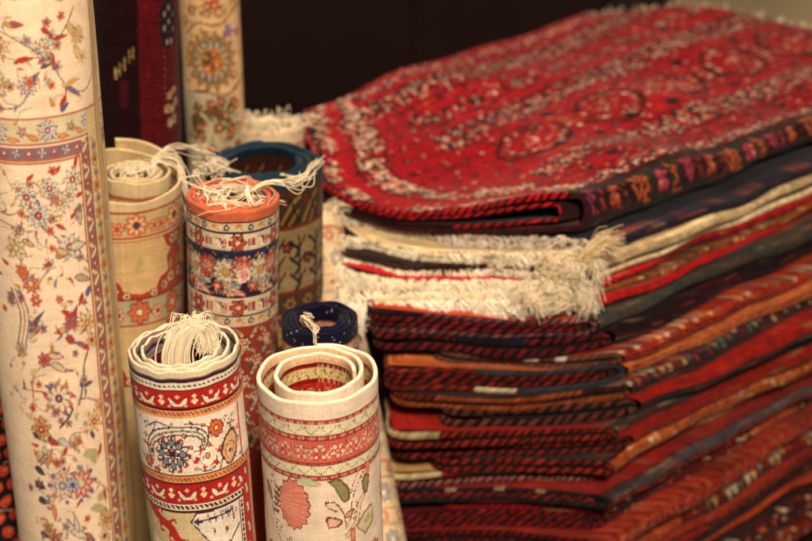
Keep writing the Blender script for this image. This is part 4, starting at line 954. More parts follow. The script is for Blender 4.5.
class Fold:
    def __init__(s, name, z, T, tp, k, wk, Wd, Sd, off, seed, label, bulge=0.0, ksd=0.0, flare=0.0, group='folded rugs piled in the stack', full=False, dome=0.0):
        s.__dict__.update(z=z, T=T, tp=tp, k=k, wk=wk, Wd=Wd, Sd=Sd, off=off, bulge=bulge, full=full, dome=dome, ksd=ksd, flare=flare)
        s.r = np.random.default_rng(seed); s.ph = s.r.uniform(0, 6.28, 8); s.soft = .08; s.crump = 0.0; s.dim = 1.0; s.rw = .014; s.soff = s.r.uniform(-.014, .014); s.wig = .0045; s.rnd = s.r.uniform(-.006, .018); s.sag = s.r.uniform(-.002, .002)
        s.A = corner(np.array(z))
        s.root = empty(name, Matrix.Translation((float(s.A[0]), float(s.A[1]), z))); tag(s.root, label, 'folded rug', group)
        s.org = np.array([s.A[0], s.A[1], z])
    def s0(s, w):
        b = s.wk; x = np.clip(w, -.05, None)
        a = -s.k * x; c = -s.k * b + (x - b) * (s.k * b / max(.05, s.Wd - b))
        m = np.clip((x - b) / s.soft + .5, 0, 1); m = m * m * (3 - 2 * m)
        return a * (1 - m) + c * m + s.soff + s.wig * (np.sin(22 * w + s.ph[0]) + .6 * np.sin(47 * w + s.ph[1]) + .3 * np.sin(90 * w + s.ph[5])) + s.rnd * np.exp(-np.clip(w + .004, 0, 1) / s.rw)
    def woff(s, sv):
        return s.off + 0.007 * np.sin(5.5 * sv + s.ph[2]) + 0.0035 * np.sin(13 * sv + s.ph[3]) + .0012 * np.sin(31 * sv + s.ph[4])
    def line(s, T, tp, inset, n_flat, n_arc, wmax=None, z0=0.0):
        """hairpin centreline: arrays w, z, nw, nz (outward), arc length; from lower far to upper far"""
        wm = s.Wd if wmax is None else wmax; rb = (T - tp) / 2
        wf = inset + rb + (wm - inset - rb) * (np.linspace(1, 0, n_flat) ** 1.6)
        an = np.linspace(-PI / 2, PI / 2, n_arc)
        w = np.concatenate([wf[:-1], inset + rb - rb * np.cos(an), wf[::-1][1:]])
        z = np.concatenate([np.full(n_flat - 1, tp / 2), T / 2 + rb * np.sin(an), np.full(n_flat - 1, T - tp / 2)])
        nw = np.concatenate([np.zeros(n_flat - 1), -np.cos(an), np.zeros(n_flat - 1)]); nz = np.concatenate([-np.ones(n_flat - 1), np.sin(an), np.ones(n_flat - 1)])
        if s.bulge:
            g = 1 + s.bulge * np.exp(-(w / .13) ** 2) ; z = (z0 + z) * g
        else: z = z0 + z
        arc = np.concatenate([[0], np.cumsum(np.hypot(np.diff(w), np.diff(z)))])
        return w, z, nw, nz, arc
    def place(s, w, sv, z):
        """local coordinates (root has no rotation)"""
        wb = np.exp(-np.abs(w) / .05)
        ww = w * (1 + s.flare * np.clip(sv, 0, 2)) + s.woff(sv) * wb
        zz = z + undul(w, sv, s.z + 0 * w) + s.dome * np.sin(np.clip(w / s.Wd, 0, 1) * PI) * np.sin(np.clip(sv / s.Sd, 0, 1) * PI) * (z / (s.T))
        zz = zz + z * (.10 * np.sin(11 * sv + s.ph[6]) + .10 * np.sin(15 * w + s.ph[7])) + s.crump * np.clip(1.05 - sv, 0, 1) * (.006 * np.sin(9 * sv + 7 * w + 1) + .005 * np.sin(14 * w - 5 * sv) + .003 * np.sin(23 * sv + 11 * w + 2)) * z / s.T
        zz = zz + s.crump * .011 * np.clip((sv - .1) / .7, 0, 1) - .006 * s.crump * np.exp(-((w - .33) / .16) ** 2 - (sv + .1) ** 2 / .03)
        return ww[..., None] * DW + sv[..., None] * DS + zz[..., None] * np.array([0, 0, 1.0])
    def ribbon(s, pk, T, tp, inset, colf, ns=250, n_flat=9, n_arc=18, z0=0.0, wmax=None, inner_col=None):
        w, z, nw, nz, arc = s.line(T, tp, inset, n_flat, n_arc, wmax, z0)
        sig = np.linspace(0, 1, ns) ** (1.0)
        for side in (1, -1):
            wq = w + side * nw * tp * .5; zq = z + side * nz * tp * .5
            s0 = s.s0(wq)
            SV = s0[None] + (s.Sd + s.ksd * wq[None] - s0[None]) * sig[:, None]
            Wq = np.broadcast_to(wq[None], SV.shape); Zq = np.broadcast_to(zq[None], SV.shape)
            P = s.place(Wq, SV, Zq)
            col = colf(Wq, SV, np.broadcast_to(arc[None], SV.shape), side, arc[-1])
            uv = np.stack([SV, np.broadcast_to(arc[None], SV.shape)], -1)
            pk.grid(P, col, uv, flip=side > 0)
        # thickness at the far end
        return w, z, arc
    def cord(s, T, tp, inset, ca, cb, pitch=.0075, z0=0.0, wmax=.36, segs=(), rad=1.0, sides=10, step=.0011):
        w, z, nw, nz, arc = s.line(T, tp, inset, 60, 24, wmax, z0)
        n = int(arc[-1] / step); q = np.linspace(0, arc[-1], n)
        w = np.interp(q, arc, w); z = np.interp(q, arc, z); nw = np.interp(q, arc, nw); nz = np.interp(q, arc, nz)
        sv = s.s0(w)
        an = np.arange(sides) / sides * 2 * PI
        A, Qq = np.meshgrid(an, q)
        ph = Qq / pitch + A / (2 * PI) * 0.5 + np.abs(np.where(A > PI, 2 * PI - A, A)) * .0 + .38 * np.cos(A) + 0.25 * np.interp(q, q[::max(1, n // 60)], s.r.normal(0, .5, len(q[::max(1, n // 60)])))[:, None]
        R = tp * .47 * rad * (1 + .12 * np.sin(Qq * 70 + s.ph[2]) + .08 * np.sin(Qq * 31 + s.ph[3])) * (1 + .08 * np.cos(2 * PI * ph * 2) + .05 * s.r.standard_normal(ph.shape))
        W = w[:, None] + R * np.cos(A) * nw[:, None]; Z = z[:, None] + R * np.cos(A) * nz[:, None]; S = sv[:, None] + R * np.sin(A) * -1.0
        P = s.place(W, S, Z)
        par = np.floor(ph * 2).astype(int) % 2
        ca, cb = lin(ca), lin(cb)
        colr = np.where(par[..., None] == 0, ca, cb)
        cell = np.floor(ph * 2).astype(int); rr = np.random.default_rng(int(s.z * 1e5) + int(inset * 1e4)).uniform(.65, 1.3, 6000)
        for (q0, q1, up, c1, c2) in segs:        # by w range, up: 1 upper ply, 0 lower
            isup = (q > arc[-1] * .5) if up else (q <= arc[-1] * .5)
            m = isup[:, None] & (w[:, None] >= q0) & (w[:, None] < q1) & (A > -1)
            colr = np.where(m[..., None], np.where(par[..., None] == 0, lin(c1), lin(c2)), colr)
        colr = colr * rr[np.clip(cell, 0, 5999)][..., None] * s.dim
        q_ = grid_quads(n, sides, wrap_c=True)
        uv = np.stack([Qq, A * tp / 6], -1)
        return P.reshape(-1, 3), q_, colr.reshape(-1, 3), uv.reshape(-1, 2)
    def cords_obj(s, lst):
        Vs, Qs, Cs, Us = [], [], [], []; n = 0
        for V, Q, c, u in lst: Vs.append(V); Qs.append(Q + n); Cs.append(c); Us.append(u); n += len(V)
        return make_obj('overcast_edge', np.concatenate(Vs), np.concatenate(Qs), M_CORD, np.clip(np.concatenate(Cs), 0, .9), np.concatenate(Us), s.root)

def bend_canvas(T, kind, stripes, seed, body):
    """u = mm along the fold, v = mm across the bend (0 = upper)"""
    hgt = PI / 2 * T * 1000 + 30; r = np.random.default_rng(seed)
    c = Canvas(-260, 1150, 0, hgt, 2.0, body)
    v = 8.0; H0 = hgt - 16
    tot = sum(f for f, _ in stripes)
    ys = []
    for f, col in stripes:
        h = H0 * f / tot; c.rect(-300, v, 1200, v + h, col); ys.append((v, h, col)); v += h
    if kind == 'plain':
        pass
    elif kind == 'motif':
        v, h, col = max(ys, key=lambda t: t[1]); pals = ['c4502f', 'e0b070', '2a2c44', 'd8cba8', '8c2018', '5c6a5a']
        for u in range(-250, 1150, 15):
            p = pals[r.integers(len(pals))]; p2 = pals[r.integers(len(pals))]; m = v + h / 2
            c.poly([(u, m), (u + 6, m - h * .42), (u + 12, m), (u + 6, m + h * .42)], p); c.ell(u + 6, m, 3, h * .16, p2)
    elif kind == 'speck':
        for i in range(900): v0 = r.uniform(6, hgt - 6); c.rect(u := r.uniform(-250, 1140), v0, u + r.uniform(3, 9), v0 + r.uniform(2, 4), ['e0b070', 'c4502f', 'd8cba8', '3a2c34', 'a03024'][r.integers(5)], .8)
    elif kind == 'zig':
        v, h, col = max(ys, key=lambda t: t[1]); c.zig(v + 2, v + h - 2, 22, 2.2, '3a1a18', -250, 1150); c.zig(v + h * .4, v + h - 1, 22, 1.8, 'a8603a', -250, 1150, ph=6)
    elif kind == 'herring':
        for q in range(int(hgt // 4)): c.dashes(q * 4, q * 4 + 4, 8, .45, 'd07a48' , 1.0 if q % 2 else -1.0)
    # broad colour changes along the length, as in a kilim that is folded through its stripes
    for (vv, h, col) in ys:
        if r.random() < .45 and kind != 'plain':
            a = r.uniform(-100, 900); c.rect(a, vv, a + r.uniform(60, 220), vv + h, ['8c2018', '2a2c38', 'b5502f', 'b59a70'][r.integers(4)], .75)
    for i in range(int(hgt * 14)):
        a, b = r.uniform(-255, 1140), r.uniform(0, hgt); L_ = r.uniform(6, 60); c.rect(a, b, a + L_, b + 1.6, ['1c1212', '6b1a16', 'b5522e', '3a2c2c', 'c9a878'][r.choice(5, p=[.36, .28, .14, .16, .06])], .22)
    for (vv, h, col) in ys: c.dashes(vv - 1, vv + 1, 9, .6, '1c1214')
    c.wear(.2, .08, seed, .16); return c

def fringe_edge(f, n, w0, w1, length, droop, z0, z1, col=None, seed=0, rad=.0008, lat=.004, clump=0.6):
    """strands out of the end edge of folded rug f, local coordinates"""
    r = np.random.default_rng(seed); w = np.sort(r.uniform(w0, w1, n)); s0 = f.s0(w); ds = (f.s0(w + .002) - s0) / .002
    out = -DS[None] + ds[:, None] * DW[None]; out /= np.linalg.norm(out, axis=1, keepdims=True)
    tan = DW[None] + ds[:, None] * DS[None]; tan /= np.linalg.norm(tan, axis=1, keepdims=True)
    zz = r.uniform(z0, z1, n); P0 = f.place(w, s0 + .003, zz)
    ln = length * (.5 + .5 * np.clip(w / .1, 0, 1)) * r.uniform(.55, 1.25, n) * (1 + .35 * np.sin(w * 90 + f.ph[1])); dr = droop * r.uniform(.4, 1.3, n) * (.05 + .95 * np.clip(w / .16, 0, 1)) * (1 + .3 * np.sin(w * 60 + f.ph[5]))
    cl = .006 * clump * np.sin(w * 420 + f.ph[2] + 3 * np.sin(w * 37)) + .009 * clump * np.sin(w * 130 + f.ph[3] + 2 * np.sin(w * 51 + 1))
    up = np.array([0, 0, 1.0]); K = []
    for t in (0, .25, .5, .75, 1.0):
        K.append(P0 + out * (ln * (t ** .8) * (1 - .35 * t))[:, None] * 1.0 - up * (dr * t ** 1.7)[:, None] + up * .003 * math.sin(t * 3) + tan * (cl * t - lat * t * t + r.normal(0, .0022, n) * t)[:, None] + r.normal(0, .0009, (n, 3)) * t)
    P = resample(np.stack(K, 1), 11)
    return (P, rad * r.uniform(.7, 1.35, n), cotton_cols(n, .14, col, r))

z = Z_TOP
LAY = []
# ---- the big red rug on top
Tt = .026
z -= .046
top = Fold('folded_rug', z, Tt, .0062, .42, .34, .60, 1.20, 0.004, 900, 'large crimson folded rug with cream speckled medallions, topmost of the stack', bulge=.75, dome=.012, ksd=-.74, flare=.30)
top.soft = .28; top.crump = 1.0; top.soff = -.014; top.off = .026; top.rnd = .042; top.rw = .03
def canvas_crimson():
    c = Canvas(-200, 1240, -80, 640, 2.1, '960a1a'); r = np.random.default_rng(77)
    CRM = ['dcc9a8', 'c9b596', 'e3d2b4', 'b59a80', 'cf8a6a']; DK = ['1c0a12', '2a0c16', '3a1020', '16141c']; RD_ = ['a00a1c', '7c0614', '920c18', '5c0612', 'a8281a', '9c1018']
    def knots(u, v, n, su, sv, cols, ku=(2.4, 5.5), kv=(2.1, 4.2)):
        for _ in range(int(n * 1.45)): a, b = u + r.normal(0, su), v + r.normal(0, sv); c.rect(a, b, a + r.uniform(*ku), b + r.uniform(*kv), cols[r.integers(len(cols))])
    def octo(u, v, a, b, col, jag=2.5):
        P = []
        for k in range(24):
            t = k / 24 * 2 * PI; q = max(abs(math.cos(t)), abs(math.sin(t)), .76 * (abs(math.cos(t)) + abs(math.sin(t)))); P.append((u + a * math.cos(t) / q + r.normal(0, jag), v + b * math.sin(t) / q + r.normal(0, jag)))
        c.poly(P, col)
    def row(u0, u1, v, dens=1.0, period=36):
        """a border of little cream flowers, dark shapes and red squares"""
        u = u0
        while u < u1:
            octo(u, v, 13, 9, DK[r.integers(4)], 2); knots(u, v, int(8 * dens), 8, 7, CRM); knots(u + period / 2, v, int(6 * dens), 7, 8, CRM + RD_[:3]); knots(u, v, 3, 9, 9, DK); knots(u + period * .5, v, 3, 4, 7, DK)
            u += period + r.normal(0, 3)
    # uneven field of reds
    for i in range(1500): c.ell(r.uniform(-190, 1230), r.uniform(56, 630), r.uniform(4, 22), r.uniform(2, 8), RD_[r.integers(6)], 0, .6)
    for i in range(700): a, b = r.uniform(-190, 1230), r.uniform(56, 630); c.rect(a, b, a + r.uniform(4, 12), b + r.uniform(2, 5), DK[r.integers(4)], .7)
    for (a, b, col) in ((98, 101, '1c0a12'), (138, 142, '1c0a12'), (192, 196, '2a0c16'), (336, 340, '2a0c16'), (392, 396, '1c0a12'), (492, 496, '1c0a12'), (550, 553, '1c0a12')): c.rect(90, a, 1240, b, col)
    row(-190, 1230, 76, 1.2); row(80, 1230, 156, 1.0, 30); row(80, 1230, 178, .9, 34); row(80, 1230, 356, 1.0, 30); row(80, 1230, 378, .8, 34); row(-190, 1230, 512, 1.0, 34); row(-190, 1230, 534, .8, 30); row(-190, 1230, 580, 1.2)
    for i in range(46):      # all-over small lozenges
        for j in range(19):
            u, v = -150 + i * 30 + (j % 2) * 15 + r.normal(0, 2), 66 + j * 30 + r.normal(0, 2)
            octo(u, v, 8, 6, DK[r.integers(4)], 1.5); octo(u, v, 5, 3.6, ['a8281a', 'a00a1c', 'b8452a', '6c0610'][r.integers(4)], 1); knots(u, v, 1, 5, 4, CRM)
    for k in range(18):      # dark crosses in the plain stripe
        u = 110 + k * 64; octo(u, 120, 14, 10, DK[k % 4], 3); knots(u, 120, 6, 8, 6, ['c0301a', 'b8101a', 'cf8a6a'])
    for k in range(7):       # octagonal guls
        u = 165 + k * 168; v = 266
        octo(u, v, 68, 50, '1c0a12'); octo(u, v, 62, 45, '8c1c14'); octo(u, v, 54, 39, '2a0810'); octo(u, v, 48, 34, '8c0a18')
        for q in range(46):
            t = r.uniform(0, 2 * PI); q2 = max(abs(math.cos(t)), abs(math.sin(t)), .76 * (abs(math.cos(t)) + abs(math.sin(t)))); knots(u + 50 * math.cos(t) / q2, v + 36 * math.sin(t) / q2, 1, 2.5, 2.5, CRM + ['c0301a'])
        knots(u, v, 16, 15, 11, CRM); knots(u, v, 14, 20, 14, DK); knots(u, v, 8, 24, 16, ['c0301a', 'cf5a24'])
        for q in range(6): c.rect(u + 74 + q * 5, v - 30 + 3 * (q % 2), u + 76.5 + q * 5, v + 30, ['1c0a12', 'b83a18'][q % 2], .85)
        knots(u + 86, v, 10, 9, 16, CRM); octo(u + 86, v + 52, 12, 8, '1c0a12'); octo(u + 86, v - 54, 12, 8, '1c0a12')
    for k in range(11):
        u = 120 + k * 104; v = 444
        octo(u, v, 38, 28, '1c0a12'); octo(u, v, 33, 24, '960a18'); octo(u, v, 18, 12, '3a0a14'); knots(u, v, 14, 18, 12, CRM); knots(u, v, 8, 12, 9, ['c0301a'] + DK)
        knots(u + 52, v, 9, 5, 16, DK + CRM[:2] + ['c0301a'])
    # border across the cut end
    b = c.box(-200, 1240, 40, 640); sl, U, V = b; e = U - 1000 * top.s0(V / 1000)
    def endband(a0, a1, col, al=1.): c.put(sl, (e >= a0) & (e < a1) & (V > 92), col, al)
    endband(0, 8, '1c0a12'); endband(60, 63, '1c0a12'); endband(112, 116, '1c0a12'); endband(30, 52, 'a80e16', .6)
    for i in range(130):
        vv = r.uniform(60, 620); ee = [18, 76, 96][i % 3]; uu = ee + 1000 * float(top.s0(np.array(vv / 1000)))
        octo(uu, vv, 9, 8, DK[r.integers(4)], 2); knots(uu, vv, 7, 6, 6, CRM, (3, 6), (3, 6)); knots(uu, vv, 2, 8, 8, ['cf5a24', 'b8101a'])
    # dark band on the fold, with small bright hooked figures
    c.rect(-220, -90, 1240, 56, '2b1716'); c.rect(-220, 56, 1240, 60, '12060a')
    for i in range(1300): a, bb = r.uniform(-200, 1230), r.uniform(-80, 50); c.rect(a, bb, a + 6, bb + 3, ['3c201c', '1f1214', '45202a', '26221a', '5a1a1c'][r.integers(5)])
    u = -24; k = 0
    while u < 1230:
        m = 20; t = k % 4; J = lambda P: [(x + r.normal(0, .8), y + r.normal(0, .8)) for x, y in P]
        if t == 0:
            c.rect(u - 34, -18, u + 36, 46, '242e26', .7)
            for s_ in (-1, 1):
                x = u + s_ * 28
                c.line(J([(x - 8, m + 20), (x - 8, m + 8), (x, m + 8), (x, m - 4), (x - 7, m - 4), (x - 7, m - 14), (x + 6, m - 14)]), 2.6, 'cc6a34')
        if t in (0, 2):
            c.poly(J([(u - 11, m - 3), (u - 6, m - 11), (u, m - 5), (u + 6, m - 11), (u + 11, m - 3), (u, m + 13)]), 'b84060' if t == 0 else 'b05030')
            for q in range(5):
                for p in range(4): c.rect(u - 8 + q * 4, m - 8 + p * 5, u - 6 + q * 4, m - 6 + p * 5, '22141c')
            knots(u, m, 4, 3, 3, ['c79a70', 'c79a70', '7a4048'], (2, 3), (2, 3))
        if t == 1: c.poly(J([(u - 12, m + 12), (u + 12, m + 11), (u + 1, m - 13)]), 'ad3c60'); c.poly(J([(u - 5, m + 8), (u + 6, m + 7), (u, m - 6)]), '5c3048'); c.line(J([(u + 18, m - 8), (u + 22, m + 4), (u + 27, m - 8)]), 2.4, 'a03446')
        if t == 3: c.poly(J([(u - 14, m + 12), (u, m - 15), (u + 14, m + 12)]), 'c4682e'); c.poly(J([(u - 7, m + 8), (u, m - 8), (u + 7, m + 8)]), '44202e'); c.poly(J([(u + 15, m + 11), (u + 16, m - 10), (u + 28, m - 3)]), '8a2c3c')
        knots(u, m, 10, 22, 16, ['7c2420', '1f1214', '8a3a24'], (3, 6), (2, 4))
        u += 54 if t == 0 else 46; k += 1
    for u in range(-190, 1230, 11): knots(u, 66, 2, 3, 3, CRM if r.random() < .6 else DK, (3, 6), (3, 5))
    c.a *= np.array([.84, .76, .80]); c.wear(.18, .05, 78, .08); return c
cc = canvas_crimson()
def crim(W, S, arc, side, tot):
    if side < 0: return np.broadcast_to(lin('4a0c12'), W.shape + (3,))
    half = tot / 2; rr_ = (Tt - .0062) / 2
    ww = np.where(arc > half, W, -W - .0) ; v = np.where(arc > half + rr_ * PI / 2, W * 1000 + 12, (arc - half) * 1000 + 12)
    return cc.sample(S * 1000, np.clip(v, -78, 630))
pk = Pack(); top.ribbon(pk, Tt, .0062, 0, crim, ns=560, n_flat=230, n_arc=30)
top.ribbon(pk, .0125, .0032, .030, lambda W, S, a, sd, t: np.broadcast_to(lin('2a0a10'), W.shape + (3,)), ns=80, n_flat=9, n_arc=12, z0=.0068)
# end border uses e (distance from the cut); its lower ply stays plain
pk.build('rug_body', M_PILE, top.root)
top.cords_obj([top.cord(Tt, .0068, 0, 'b3121a', '240a12', .0105, wmax=.585, segs=((-.1, .02, 1, '3a1c1c', '2a1418'), (-.1, .6, 0, '2a1214', '3a1014'))),
               top.cord(.0125, .0034, .030, 'b3121a', '140608', .014, wmax=.58, z0=.0068, rad=1.15, segs=((.16, .7, 0, '2a0a10', '140608'),))])
# far end of the top rug: cream knots
r = np.random.default_rng(5)
n = 230; w = r.uniform(.0, .6, n); P0 = top.place(w, top.Sd + top.ksd * w - .002, np.full(n, Tt - .004))
K = [P0 + DS * .004 * j + np.array([0, 0, .002]) * j * r.uniform(-1, 2.4, (n, 1)) + r.normal(0, .0015, (n, 3)) * j for j in range(4)]
strand_obj('fringe', [(resample(np.stack(K, 1), 7), .0008 * r.uniform(.7, 1.4, n), cotton_cols(n, .12, r=r))], M_COTTON, top.root)

# ---- thin fringed rugs below it
CR = [  # T, tp, k, off, kind, stripes, label
    (.016, .0065, .50, -.012, 'plain', [(1, '20202c'), (.4, '7a4030')], 'thin folded rug with a dark navy edge directly under the crimson rug', '8a8478'),
    (.017, .0075, .58, -.002, 'plain', [(1.2, 'c2ae84'), (.5, 'b09a70'), (.3, '33221a')], 'thick beige folded wool rug, second below the crimson one', None),
    (.013, .0055, .66, -.004, 'plain', [(.6, '2c1c1a'), (.8, 'd0bf98'), (.3, 'c0885c')], 'fringed folded rug with a narrow cream fold above a bright red rug', None),
    (.014, .0060, .76, .000, 'plain', [(1, 'b01a20'), (.8, 'a81418'), (.3, 'b0705c')], 'bright red folded rug with cream fringe, upper of the two bright red ones', None),
    (.009, .0040, .88, .002, 'speck', [(.4, '2a1a1a'), (.5, '8a5024'), (.5, 'c9b48c')], 'thin brown and cream striped folded rug between two bright red rugs', None),
    (.012, .0052, 1.0, .006, 'plain', [(.25, 'd2c09a'), (1, 'b0181c'), (.3, '8c2418')], 'bright red folded rug with the long shaggy cream fringe, lower of two bright red ones', None)]
prev = None
for i, (T, tp, k, off, kind, st, lab, fc) in enumerate(CR):
    z -= T + .0006
    f = Fold('folded_rug', z, T, tp, k, .32 - .02 * i, .57, 1.0 + .01 * (i % 3), off, 910 + i, lab)
    bc = bend_canvas(T, kind, st, 40 + i, st[0][1])
    def colf(W, S, arc, side, tot, bc=bc, T=T):
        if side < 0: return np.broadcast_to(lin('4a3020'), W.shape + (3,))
        return bc.sample(S * 1000, np.clip((tot / 2 - arc) * 1000 + (bc.v1) / 2, 1, bc.v1 - 1))
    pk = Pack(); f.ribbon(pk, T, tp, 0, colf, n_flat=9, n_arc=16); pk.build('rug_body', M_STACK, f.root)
    f.cords_obj([f.cord(T, tp, 0, ['b0a48c', 'd0c2a0', '3a2a20', 'b8a67c', '6a4a34', 'c9b88e'][i], ['9a907c', 'c2b28c', '2a1e18', 'a8966c', '3a2a20', 'b8a67c'][i], .006, wmax=.5, rad=1.0)])
    L = []
    base = lin(['d9d0c6', 'f2e8d2', 'efe4cc', 'f2e6cc', 'efe2c8', 'f5ebd6'][i])
    last = i == 5
    L.append(fringe_edge(f, 1000, .02, .45, [.010, .010, .012, .013, .012, .016][i], [.008, .009, .010, .012, .012, .014][i], 0, T * (.4 if i in (2, 4) else 1), base, 700 + i, .0009, .003))
    if i >= 3: L.append(fringe_edge(f, 1500, .01, .40, .022 if last else .015, .024 if last else .014, 0, T, base, 740 + i, .0010, .008, 1.2))
    # tassels gathered at the corner
    if i in (1, 3, 4):
        r = np.random.default_rng(760 + i)
        for q in range(5 if i > 1 else 3):
            w_ = .002 + .014 * q + r.uniform(0, .006); p0 = f.place(np.array([w_]), f.s0(np.array([w_])), np.array([T * .5]))[0]
            out = -DS - .5 * DW; out /= np.linalg.norm(out); rt = np.array([1.0, .0, 0]); up = np.array([0, 0, 1.0]); nn = 70
            o_ = r.normal(0, .0028, (nn, 1, 3)); hh = r.uniform(.006, .022); lr = r.uniform(-.006, .016)
            ctr = np.stack([p0, p0 + out * .010 + up * hh * .6, p0 + out * .018 + up * hh * .6 + rt * lr, p0 + out * .024 + up * (.002) + rt * lr * 1.3, p0 + out * .024 - up * r.uniform(-.004, .010) + rt * (lr * 1.0 + r.normal(0, .009))])
            P = ctr[None] + o_ * np.array([.4, .8, 1.2, 1.6, 2.4])[None, :, None] + r.normal(0, .0012, (nn, 5, 3)) * np.array([0, .6, 1, 1.6, 2.6])[None, :, None]
            L.append((resample(P, 16), .00062 * r.uniform(.8, 1.2, nn), cotton_cols(nn, .1, r=r)))
    if i in (1, 3):   # tangled loops of yarn at the corner
        r = np.random.default_rng(790 + i); up = np.array([0, 0, 1.0]); nn = 46; p0 = f.place(np.array([.03]), f.s0(np.array([.03])), np.array([T * .7]))[0]
        K = []; ang = r.uniform(0, 6.28, nn); ra = r.uniform(.006, .017, nn); c0 = p0 + np.array([0, -.016, 0]) + r.normal(0, 1, (nn, 3)) * np.array([.010, .004, .008])
        for j in range(9):
            a = ang + j * r.uniform(.45, .8); K.append(c0 + np.stack([np.cos(a) * ra * 1.2, -.004 * np.sin(a * .7), np.sin(a) * ra * .9 - j * .0006], -1) + r.normal(0, .0008, (nn, 3)))
        L.append((resample(np.stack(K, 1), 40), .0008 * r.uniform(.7, 1.2, nn), cotton_cols(nn, .1, lin('ecdcba'), r)))
    if i == 1:   # pale tassel lying back over the corner, pointing up right
        r = np.random.default_rng(799); nn = 130; p0 = f.place(np.array([.012]), f.s0(np.array([.012])), np.array([T]))[0]; up = np.array([0, 0, 1.0]); rt = np.array([1., 0, 0]); out = np.array([0, -1., 0])
        ctr = np.stack([p0 + out * .004 - up * .012 - rt * .008, p0 + out * .014 + up * .002, p0 + out * .016 + up * .014 + rt * .008, p0 + out * .012 + up * .022 + rt * .022, p0 + out * .010 + up * .020 + rt * .036])
        P = ctr[None] + r.normal(0, .0032, (nn, 1, 3)) * np.array([.8, .9, 1.2, 2.0, 3.0])[None, :, None] + r.normal(0, .0022, (nn, 5, 3)); L.append((resample(P, 16), .0006 * r.uniform(.8, 1.2, nn), cotton_cols(nn, .1, lin('d9c49a'), r)))
    strand_obj('fringe', L, M_COTTON, f.root)

